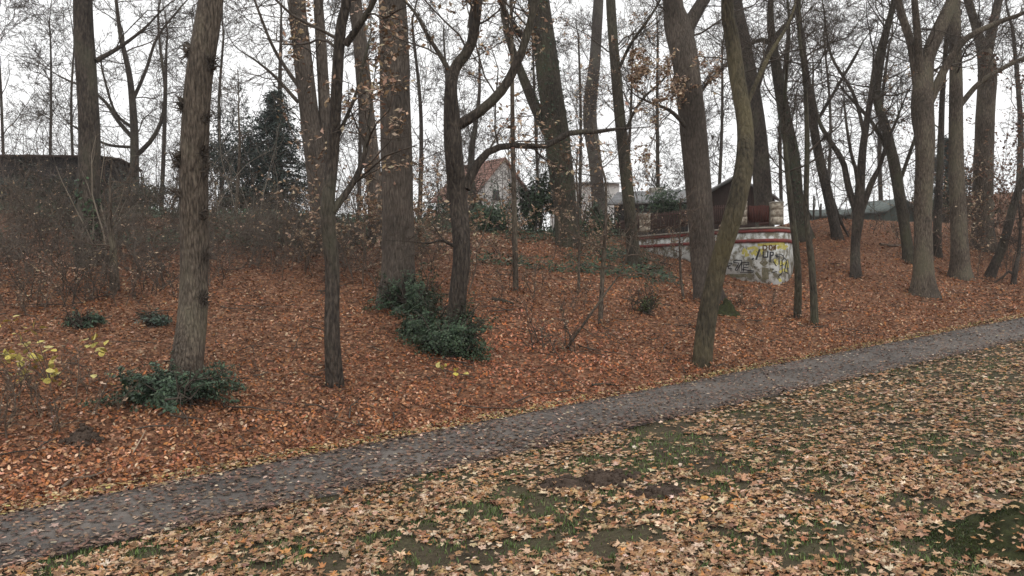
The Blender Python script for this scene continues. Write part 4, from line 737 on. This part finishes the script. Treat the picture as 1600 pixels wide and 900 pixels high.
def gable_house(name, label, cat, c, W, L, eave, ridge, rot, mwall, mroof, over=.3, windows=(), chimney=None, rows=0, door=None):
    """W along local x (gable width), L along local y; gable at local -y"""
    root = thing(name, label, cat, c); cr, sr = math.cos(rot), math.sin(rot); c = np.array(c, float)
    T = lambda P: np.stack([c[0] + np.asarray(P, float)[:, 0] * cr - np.asarray(P, float)[:, 1] * sr, c[1] + np.asarray(P, float)[:, 0] * sr + np.asarray(P, float)[:, 1] * cr, c[2] + np.asarray(P, float)[:, 2]], -1)
    w, l = W / 2, L / 2; mb = MB()
    mb.add(T([(-w, -l, -1), (w, -l, -1), (w, l, -1), (-w, l, -1), (-w, -l, eave), (w, -l, eave), (w, l, eave), (-w, l, eave), (0, -l, ridge), (0, l, ridge)]), F3=[(4, 5, 8), (6, 7, 9)], F4=[(0, 1, 5, 4), (1, 2, 6, 5), (2, 3, 7, 6), (3, 0, 4, 7)]); mb.part('wall', mwall, root)
    sl = (ridge - eave) / w; roof = None
    for sx in (-1, 1):
        mb = MB(); x1 = sx * (w + over); z1 = ridge - sl * (w + over); t = .12
        mb.add(T([(0, -l - over, ridge + .02), (x1, -l - over, z1 + .02), (x1, l + over, z1 + .02), (0, l + over, ridge + .02), (0, -l - over, ridge + t), (x1, -l - over, z1 + t), (x1, l + over, z1 + t), (0, l + over, ridge + t)]), F4=[(0, 1, 2, 3), (7, 6, 5, 4), (0, 4, 5, 1), (1, 5, 6, 2), (2, 6, 7, 3), (3, 7, 4, 0)])
        for r in range(rows):                                  # courses of tiles stand proud
            f0 = r / rows; f1 = (r + 1) / rows; mb.add(T([(x1 * f0, -l - over, ridge + (z1 - ridge) * f0 + t), (x1 * f1, -l - over, ridge + (z1 - ridge) * f1 + t + .06), (x1 * f1, l + over, ridge + (z1 - ridge) * f1 + t + .06), (x1 * f0, l + over, ridge + (z1 - ridge) * f0 + t)]), F4=[(0, 1, 2, 3)])
        roof = mb.part('roof', mroof, root)
    for (x, z, ww, hh) in windows:
        mb = MB(); mb.add(T([(x - ww / 2 - .06, -l - .04, z - .06), (x + ww / 2 + .06, -l - .04, z - .06), (x + ww / 2 + .06, -l - .04, z + hh + .06), (x - ww / 2 - .06, -l - .04, z + hh + .06)]), F4=[(0, 1, 2, 3)]); wd = mb.part('window', M_CONC, root)
        mb = MB(); mb.add(T([(x - ww / 2, -l - .05, z), (x + ww / 2, -l - .05, z), (x + ww / 2, -l - .05, z + hh), (x - ww / 2, -l - .05, z + hh)]) , F4=[(0, 1, 2, 3)]); p = part('pane', mb.verts(), mb.faces(), M_GLASS, wd, origin=np.array(root.location))
    if chimney:
        x, y, hh = chimney; mb = MB(); q = T([(x, y, 0)])[0]; mb.box((q[0], q[1], c[2] + ridge - .8), (.7, .7, hh + .8), (cr, sr)); ch = part('chimney', mb.verts(), mb.faces(), M_CONC, root)
    return root
def at(px, py, d): return unproj(px, py, d)
hp = at(800, 330, 70); apex = at(788, 244, 66)[2] - 5.2
gable_house('house', 'white gabled house with orange-red tiled roof beyond the crest', 'house', (hp[0] - 2.6, 70, 5.2), 6.0, 6, at(800, 300, 66)[2] - 5.4, apex, R(38), M_PLASTER, M_TILE, .35, [(-.8, 3.6, .6, .8)], None, 14)
hp = at(915, 330, 75); gable_house('house', 'low white building with a flat grey roof between the trunks', 'house', (hp[0], 78, 5.2), 9, 6, at(915, 290, 75)[2] - 5.2, at(915, 281, 75)[2] - 5.2, R(90), M_PLASTER, M_ROOFGREY, .4)
hp = at(1040, 330, 42); gable_house('garden_house', 'low building with a pale grey sloping roof and chimney behind the railing', 'building', (hp[0] - .1, 43, 4.2), 3.6, 4.2, at(1040, 318, 42)[2] - 4.2, at(1040, 298, 42)[2] - 4.2, R(68), M_DARK, M_ROOFGREY, .3, chimney=(0, .2, .25))
hp = at(1168, 335, 36); gable_house('shed', 'dark brown wooden shed above the graffiti wall', 'shed', (hp[0] + .25, 38.2, 3.9), 3.0, 2.6, at(1160, 306, 37)[2] - 3.9, at(1160, 279, 37)[2] - 3.9, R(-24), M_WOOD, M_ROOFGREY, .3)
hp = at(1372, 340, 50); gable_house('shed', 'grey-green gabled shed on the skyline, right of the four-stemmed tree', 'shed', (hp[0] + .2, 50, 5.0), 3.0, 2.8, at(1372, 334, 50)[2] - 5.0, at(1372, 316, 50)[2] - 5.0, R(28), M_GREENP, M_ROOFGREEN, .25)
hp = at(1320, 342, 52); gable_house('shed', 'low greenish shed on the skyline, left of the four-stemmed tree', 'shed', (hp[0], 53, 5.0), 2.6, 3.2, at(1320, 338, 52)[2] - 5.0, at(1320, 328, 52)[2] - 5.0, R(75), M_GREENP, M_ROOFGREEN, .25)
hp = at(45, 330, 38); gable_house('shed', 'long dark shed with an almost flat roof at the left edge', 'shed', (hp[0] - 1.2, 39, 4.6), 4.5, 9.5, at(60, 247, 37)[2] - 4.6, at(60, 240, 37)[2] - 4.6, R(93), M_DARK, M_ROOFBROWN, .3)
for i, (x, d, lb) in enumerate([(1271, 38, 'thin wooden post on the skyline, the taller one'), (1282, 38.4, 'thin wooden post on the skyline, the shorter one')]):
    b = at(x, 350, d); b[2] = h1(b[0], b[1]); root = thing('garden_post', lb, 'post', b, 'thin posts on the skyline'); mb = MB(); mb.tube(np.stack([b - (0, 0, .2), b + (.01, 0, .7), b + (.02, 0, at(x, 306 + 12 * i, d)[2] - b[2])]), (.05, .048, .045), 7); mb.part('shaft', M_BARKDARK, root)

# ------------------------------------------------------------------ small things on the ground
def stick(label, pts, w, seed, mat=M_TWIGBROWN, name='fallen_branch', side=3):
    rg = np.random.default_rng(seed); P = np.array([hitp(x, y) + (0, 0, .04 + .0 * i) for i, (x, y) in enumerate(pts)]); C = catmull(P, 12); r = np.linspace(w, w * .4, 12); root = thing(name, label, 'branch', C[0])
    v, q = lobed_tube(C, r, 7, rg, 0, .1); part('stem', v, [q], mat, root, None, True)
    A, AR = grow(C[None], r[None], side, rg, .2, .9, (45, 10), .3, 5, .12, .15, .6, .006, 1.0); v, q = crown_mesh([(A, AR, 4)]); part('twigs', v, q, mat, root, kind='stuff')
M_PALESTICK = mat_plain('pale_stick', (.3, .22, .15), (.45, .36, .26), 8, .7)
pA = hitp(203, 715); pB = unproj(228, 672, pA[1] + .15); root = thing('stick', 'pale bare stick poking up from the litter near the path', 'stick', pA); mb = MB(); mb.tube(np.stack([pA - (0, 0, .03), (pA + pB) / 2 + (.01, 0, 0), pB]), (.008, .007, .005), 6); mb.part('shaft', M_PALESTICK, root)
stick('weathered dead branch lying on the litter near the path', [(95, 770), (115, 756), (145, 750), (180, 735)], .022, 1)
stick('dead branch lying at the foot of the slim mossy trunk', [(1000, 420), (1030, 428), (1060, 436)], .05, 2, M_BARKDARK)
stick('broken dark branch on the bank right of the holly', [(770, 470), (790, 474), (803, 478)], .05, 3, M_BARKDARK)
stick('thin branch lying across the litter low in the middle of the bank', [(925, 606), (945, 604), (968, 607)], .02, 4, M_BARKDARK)
stick('dead branch lying on the upper bank by the four-stemmed tree', [(1375, 384), (1400, 386), (1412, 383)], .06, 5)
MOUNDS = []
def mound(name, label, cat, px, py, rx, ry, h, mat, seed, pebbles=0, sub=0):
    c = hitp(px, py); rg = np.random.default_rng(seed); n = 26; m = 40; root = thing(name, label, cat, c); g = np.linspace(0, 1.25, n)[:, None]; th = np.linspace(0, 2 * math.pi, m, endpoint=False)[None]
    x = c[0] + g * np.cos(th) * rx; y = c[1] + g * np.sin(th) * ry; w = 1 + .35 * (fbm(np.cos(th) * 2 + seed, np.sin(th) * 2) - .5); z = H(x, y) + h * (np.exp(-(g / w) ** 2 * 2.2) - .08) * (1 + .5 * (fbm(x * 9, y * 9) - .5)) + (fbm(x * 22, y * 22) - .5) * h * .25
    MOUNDS.append((c[0], c[1], rx, ry, h, .35 if sub else .75))
    i = np.arange(n - 1)[:, None] * m; j = np.arange(m)[None]; j2 = (j + 1) % m; part(sub or 'soil', np.stack([x, y, z], -1).reshape(-1, 3), [np.stack([i + j, i + j2, i + m + j2, i + m + j], -1).reshape(-1, 4)], mat, root, None, True)
    if pebbles:
        k = pebbles; a = rg.random(k) * 6.28; q = np.sqrt(rg.random(k)) * 1.15; X = c[0] + np.cos(a) * q * rx; Y = c[1] + np.sin(a) * q * ry; Z = H(X, Y) + h * np.exp(-q ** 2 * 2.2) - .005; mb = MB()
        for t in range(k):
            s = .012 + .03 * rg.random() ** 2; vv = norm(rg.normal(size=(8, 3))) * 0; ang = rg.random(3) * 6
            bv = np.array([(i_, j_, k_) for k_ in (-1, 1) for i_, j_ in ((-1, -1), (1, -1), (1, 1), (-1, 1))], float) * s * (.6 + .5 * rg.random((8, 3))); mb.add(bv + (X[t], Y[t], Z[t]), F4=[(3, 2, 1, 0), (4, 5, 6, 7), (0, 1, 5, 4), (1, 2, 6, 5), (2, 3, 7, 6), (3, 0, 4, 7)])
        mb.part('clods', mat, root, kind='stuff')
    return root
M_SOIL = mat_plain('molehill_soil', (.05, .036, .028), (.11, .08, .062), 30, .95, .1, .03); M_MOSS = mat_plain('moss', (.022, .022, .012), (.05, .055, .024), 14, .95, .1, .03)
mound('molehill', 'crumbly dark molehill among the leaves in front of the path', 'molehill', 945, 752, .30, .26, .10, M_SOIL, 1, 70)
mound('molehill', 'lower flatter molehill beside the crumbly dark one', 'molehill', 880, 757, .24, .2, .06, M_SOIL, 2, 40)
mound('molehill', 'small worn molehill to the right of the crumbly dark one', 'molehill', 1030, 772, .24, .2, .05, M_SOIL, 4, 40)
mound('mossy_mound', 'dark mossy hump bulging from the lawn in the lower right corner', 'mound', 1580, 848, .66, .42, .26, M_MOSS, 3, 0, 'moss')
mound('stump', 'low dark rotten stump in the litter at the lower left', 'stump', 128, 690, .22, .2, .2, M_SOIL, 5, 60, 'wood')
mound('stump', 'dark mossy stump at the foot of the big trunk by the wall', 'stump', 1135, 495, .35, .3, .45, M_MOSS, 6, 0, 'wood')

# ------------------------------------------------------------------ fallen leaves and grass
BLOCK = []
def inframe(P, m=40):
    x, y, f = proj(P); return (x > -m) & (x < 1600 + m) & (y > -m) & (y < 900 + m) & (P[:, 1] > .5)
def scatter(n, d0_, d1_, rg, margin=.1, power=1.0, side=.3):
    """ground points inside the view wedge (a little wider), denser near by"""
    d = d0_ * (d1_ / d0_) ** (rg.random(n) ** power); u = (rg.random(n) * 2 - 1) * (.65 + margin); x = u * d
    m = int(n * side); d2 = d0_ * (d1_ / d0_) ** rg.random(m); x2 = np.where(rg.random(m) < .5, -1, 1) * ((.65 + margin) * d2 + 3.6 * rg.random(m)); x = np.concatenate([x, x2]); d = np.concatenate([d, d2]); return x, d, *st(x, d)
def build_leaves():
    rg = np.random.default_rng(77)
    # 1. brown litter of the bank
    x, y, s, t = scatter(215000, 7.0, 38, rg, .05, .95); k = (t > PW - .05) & (rg.random(len(x)) < .92); k &= rg.random(len(x)) > .3 * sstep(.56, .68, fbm(x * .9 + 4, y * .9))
    x, y, t = x[k], y[k], t[k]; n = len(x); nr = gnormal(x, y); sz = rg.uniform(.038, .078, n) * (1 + .45 * sstep(12, 30, y)); z = H(x, y) + .006 + .04 * rg.random(n)
    cl = palette(rg, n, *PAL_BEECH); tone = fbm(x * .45 + 11, y * .45); warm = np.exp(-(((x - .2) / 2.2) ** 2 + ((y - 14) / 2.5) ** 2)); cl *= ((.62 + .55 * tone) * (.72 + .75 * fbm(x * 2.6, y * 2.6 + 20)))[:, None]; cl *= 1 + .2 * warm[:, None]; cl[:, 0] *= 1 + .2 * warm; dull = sstep(2, -9, x); shaded = sstep(17, 23, y) * sstep(2, -5, x); cl = cl * (1 - .12 * dull[:, None]) * (1 - .25 * shaded)[:, None]; gm = cl.mean(1, keepdims=True); cl = cl + (gm - cl) * (.35 * shaded)[:, None]  # upper left litter greyer and darker: the thicket's shade put into leaf colour
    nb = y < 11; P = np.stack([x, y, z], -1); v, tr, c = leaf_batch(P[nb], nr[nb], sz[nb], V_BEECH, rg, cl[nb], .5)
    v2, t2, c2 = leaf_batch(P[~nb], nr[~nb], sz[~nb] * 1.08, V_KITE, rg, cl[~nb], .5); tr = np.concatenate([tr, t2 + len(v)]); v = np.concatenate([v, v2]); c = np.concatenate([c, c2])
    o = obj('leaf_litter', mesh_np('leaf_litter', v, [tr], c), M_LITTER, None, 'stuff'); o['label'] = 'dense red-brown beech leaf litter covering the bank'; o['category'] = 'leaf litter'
    hx, hy, hr = [], [], []
    for bx_, by_, br_ in BASES:
        if by_ > 34: continue
        m_ = int(70 + 500 * br_); a_ = rg.random(m_) * 6.283; q_ = br_ * 1.05 + np.abs(rg.normal(size=m_)) * (.12 + .5 * br_); hx.append(bx_ + np.cos(a_) * q_); hy.append(by_ + np.sin(a_) * q_); hr.append(.13 * np.exp(-(q_ - br_) / .14))
    hx = np.concatenate(hx); hy = np.concatenate(hy); hr = np.concatenate(hr); n = len(hx); hp_ = np.stack([hx, hy, H(hx, hy) + .01 + hr * rg.random(n)], -1)
    v, tr, c = leaf_batch(hp_, gnormal(hx, hy), rg.uniform(.05, .09, n), V_KITE, rg, palette(rg, n, *PAL_BEECH) * .85, .6); o = obj('banked_leaves', mesh_np('banked_leaves', v, [tr], c), M_LITTER, None, 'stuff'); o['label'] = 'brown leaves banked up round the feet of the trunks'; o['category'] = 'leaf litter'
    m_ = 520; tx, ty, ts, tt = scatter(m_ * 3, 9, 30, rg, .05, .9); k = tt > PW + .4; tx, ty = tx[k][:m_], ty[k][:m_]; m_ = len(tx); a_ = rg.random(m_) * 6.283; Lt = rg.uniform(.15, .9, m_) * (.5 + rg.random(m_)); f_ = np.linspace(-.5, .5, 4)[None]
    X = tx[:, None] + np.cos(a_)[:, None] * Lt[:, None] * f_ + rg.normal(size=(m_, 4)) * .02; Y = ty[:, None] + np.sin(a_)[:, None] * Lt[:, None] * f_ + rg.normal(size=(m_, 4)) * .02; Z = H(X, Y) + .04 + .03 * rg.random((m_, 4)); TPp = np.stack([X, Y, Z], -1); TRr = rg.uniform(.004, .013, m_)[:, None] * np.array((1, .9, .7, .4))
    sv, sq = grow(TPp, TRr, 2, rg, .3, .9, (40, 10), .45, 3, .05, .15, .7, .004, .4); v, q = crown_mesh([(TPp, TRr, 4), (sv, sq, 3)]); o = obj('fallen_twigs', mesh_np('fallen_twigs', v, q), M_TWIG, None, 'stuff'); o['label'] = 'thin dead twigs scattered over the leaf litter'; o['category'] = 'twigs'
    # 2. leaves on the path and along its edges
    n = 46000; s = rg.uniform(-16, 34, n); e = rg.random(n); t = np.where(e < .55, PW * rg.random(n), np.where(e < .80, PW + .30 - np.abs(rg.normal(size=n)) * .26, -.1 + np.abs(rg.normal(size=n)) * .2)); x = P0[0] + s * PD[0] + t * PN[0]; y = P0[1] + s * PD[1] + t * PN[1]
    onp = (t > -.05) & (t < PW + .1); z = np.where(onp, plane(s) + .026 + .018 * np.sin(math.pi * np.clip(t / PW, 0, 1)), H(x, y) + .03) + .006 + .012 * rg.random(n); P = np.stack([x, y, z], -1); k = inframe(P, 500) & (rg.random(n) < np.where(y < 12, 1, .7)); P = P[k]; n = len(P); yy = P[:, 1]
    cl = palette(rg, n, [(.165, .105, .08), (.235, .145, .10), (.36, .26, .185), (.105, .068, .052), (.52, .41, .31)], [6, 4, 1.5, 3.5, .7]); ed = (np.abs(t[k] - PW - .14) < .22) & (rg.random(n) < .8); cl[ed] = palette(rg, int(ed.sum()), [(.44, .30, .13), (.52, .39, .22), (.34, .19, .09), (.40, .33, .12)], [2, 2, 2, 1]); nn = np.tile((0, 0, 1.), (n, 1))
    nb = P[:, 1] < 10.5; ps = rg.uniform(.035, .075, n); v, tr, c = leaf_batch(P[nb], nn[nb], ps[nb], V_BEECH + V_MAPLELO[:2], rg, cl[nb], .16); v2, t2, c2 = leaf_batch(P[~nb], nn[~nb], ps[~nb], V_KITE, rg, cl[~nb], .16); tr = np.concatenate([tr, t2 + len(v)]); v = np.concatenate([v, v2]); c = np.concatenate([c, c2]); o = obj('path_leaves', mesh_np('path_leaves', v, [tr], c), M_LITTER, None, 'stuff'); o['label'] = 'small damp leaves scattered over the asphalt path'; o['category'] = 'leaves'
    # 3. maple and oak leaves on the lawn
    x, y, s, t = scatter(205000, 4.4, 34, rg, .05, 1.0); cov = .45 * fbm(x * 1.1 + 30, y * 1.1 + 5) + .55 * fbm(x * 4.1 + 3, y * 4.1 + 9); gap = sstep(.58, .36, cov) * (.95 - .35 * sstep(0, 9, x)) + .04
    k = (t < -.02) & (rg.random(len(x)) > gap) & (rg.random(len(x)) < .64 + .36 * sstep(7, 12, y)); x, y, t = x[k], y[k], t[k]; n = len(x)
    z = H(x, y) + .010 + .022 * rg.random(n); kp = np.ones(n, bool)
    for (mx_, my_, rx_, ry_, mh_, pr_) in MOUNDS:
        q2 = ((x - mx_) / rx_) ** 2 + ((y - my_) / ry_) ** 2; z = z + np.where(q2 < 1.5, np.maximum(mh_ * (np.exp(-q2 * 2.2) - .08) * 1.12, 0), 0); kp &= ~((q2 < .9) & (rg.random(n) < pr_ + .2))
    x, y, z, t = x[kp], y[kp], z[kp], t[kp]; n = len(x)
    P = np.stack([x, y, z], -1); nr = gnormal(x, y); sz = .030 + .050 * rg.random(n) ** 1.6; cl = palette(rg, n, *PAL_MAPLE) * (.75 + .45 * fbm(x * .6 + 8, y * .6))[:, None]
    n = len(P); fr = inframe(P, 60)
    px, py, fw = proj(P); big = np.where((px > 8) & (px < 1592) & (py > 8) & (py < 890), sz / fw, 0); near = np.zeros(n, bool); near[np.argsort(-big)[:300]] = True
    mes = []
    for lv, lt in V_MAPLE + V_CRUMP[:3] + V_OAK[:2]:
        me = mesh_np('fallen_leaf', lv, [lt]); me.materials.append(M_LEAFOBJ); mes.append(me)
    for i in np.nonzero(near)[0]:
        o = obj('fallen_leaf', mes[rg.integers(len(mes))], None, ground); o.location = P[i]; nn = Vector(nr[i] + rg.normal(size=3) * .12); qt = nn.to_track_quat('Z', 'Y'); o.rotation_mode = 'QUATERNION'
        from mathutils import Quaternion
        o.rotation_quaternion = qt @ Quaternion((0, 0, 1), rg.random() * 6.283); o.scale = (sz[i],) * 3; o.color = (*cl[i], 1)
    r = ~near; lo = r & ((P[:, 1] > 8) | ~fr); hi = r & ~lo
    v1, t1, c1 = leaf_batch(P[hi], nr[hi], sz[hi], V_MAPLE + V_CRUMP + V_OAK + V_BEECH[:3], rg, cl[hi], .16); v2, t2, c2 = leaf_batch(P[lo], nr[lo], sz[lo], V_MAPLELO + V_BEECH[:2], rg, cl[lo], .14)
    o = obj('fallen_leaves', mesh_np('fallen_leaves', np.concatenate([v1, v2]), [np.concatenate([t1, t2 + len(v1)])], np.concatenate([c1, c2])), M_LITTER, None, 'stuff'); o['label'] = 'pale tan maple leaves strewn over the lawn'; o['category'] = 'leaves'
    # 4. grass: tufts on the lawn and a thin verge along both path edges
    x, y, s, t = scatter(190000, 4.4, 22, rg, .05, 1.1); cov = .45 * fbm(x * 1.1 + 30, y * 1.1 + 5) + .55 * fbm(x * 4.1 + 3, y * 4.1 + 9); pat = .4 * fbm(x * 1.0 + 60, y * 1.0) + .6 * fbm(x * 3.6 + 60, y * 3.6)
    w = np.where(t < -.02, .10 + .9 * sstep(.47, .57, pat) * (.4 + .6 * sstep(.6, .4, cov)), 0); verge = ((t > PW + .02) & (t < PW + .30 + .25 * (pat - .5))); w = np.where(verge, 1.0 * sstep(.36, .52, fbm(s * .8, t * 0 + 3)), w)
    k = rg.random(len(x)) < w; x, y = x[k], y[k]; n0 = len(x); mc = MOUNDS[3]; nm = 5000; a_ = rg.random(nm) * 6.283; q_ = np.sqrt(rg.random(nm)) * 1.15; x = np.concatenate([x, mc[0] + np.cos(a_) * q_ * mc[2]]); y = np.concatenate([y, mc[1] + np.sin(a_) * q_ * mc[3]]); n = len(x); z = H(x, y) - .005; z[n0:] += np.maximum(mc[4] * (np.exp(-q_ ** 2 * 2.2) - .08), 0); _s2, _t2 = st(x, y); hgt = rg.uniform(.02, .05, n) * np.where(_t2 > 0, 1.7, 1); hgt[n0:] *= .38; az = rg.random(n) * 6.283; ln = rg.uniform(.2, .9, n); wd = rg.uniform(.003, .006, n)
    b = np.stack([x, y, z], -1); dx = np.stack([np.cos(az), np.sin(az), 0 * az], -1); sx = np.stack([-np.sin(az), np.cos(az), 0 * az], -1) * wd[:, None]; up = np.array((0, 0, 1.)); m = b + up * hgt[:, None] * .6 + dx * (hgt * ln * .35)[:, None]; tip = b + up * hgt[:, None] * .95 + dx * (hgt * ln)[:, None]
    V = np.stack([b - sx, b + sx, m + sx * .8, m - sx * .8, tip], 1).reshape(-1, 3); i = np.arange(n) * 5; gc = palette(rg, n, [(.075, .12, .028), (.11, .16, .04), (.15, .15, .06), (.055, .085, .025)], [4, 3, 1.5, 2.5]); gc[n0:] *= .55
    o = obj('grass', mesh_np('grass', V, [np.stack([i + 3, i + 2, i + 4], -1), np.stack([i, i + 1, i + 2, i + 3], -1)], np.repeat(gc, 5, 0)), M_GRASS, None, 'stuff'); o['label'] = 'short green grass tufts showing between the fallen leaves'; o['category'] = 'grass'
    # 5. ivy carpet on the crest behind the litter
    x = rg.uniform(-22, 5, 40000); y = rg.uniform(22.5, 34, 40000); k = fbm(x * .5 + 2, y * .5) + .25 * sstep(26, 31, y) > .57; x, y = x[k], y[k]; n = len(x); P = np.stack([x, y, H(x, y) + .03 + .3 * rg.random(n) ** 2], -1)
    v, tr, c = leaf_batch(P, np.tile((0, -.3, 1.), (n, 1)), rg.uniform(.09, .16, n), V_KITE, rg, palette(rg, n, *PAL_IVY), .4); o = obj('ivy_carpet', mesh_np('ivy_carpet', v, [tr], c), M_LEAFGREEN, None, 'stuff'); o['label'] = 'dark ivy creeping over the top of the bank'; o['category'] = 'ivy'
build_leaves()
hz = bpy.data.materials.new('haze'); hz.use_nodes = True; hn = hz.node_tree; hn.nodes.clear(); hv = hn.nodes.new('ShaderNodeVolumePrincipled'); ho = hn.nodes.new('ShaderNodeOutputMaterial')
hv.inputs['Color'].default_value = (.97, .975, .985, 1); hv.inputs['Density'].default_value = .0007; hv.inputs['Anisotropy'].default_value = 0.0; hn.links.new(hv.outputs[0], ho.inputs['Volume'])
mb = MB(); mb.box((0, 300, -14), (1260, 1260, 44)); hob = obj('haze', mesh_np('haze', mb.verts(), mb.faces()), hz, None, 'stuff'); hob['label'] = 'thin damp air veiling the trees on the crest'; hob['category'] = 'haze'
print('TRIS', sum(len(o.data.loops) - 2 * len(o.data.polygons) for o in scene.objects if o.type == 'MESH'), 'OBJS', len(scene.objects))
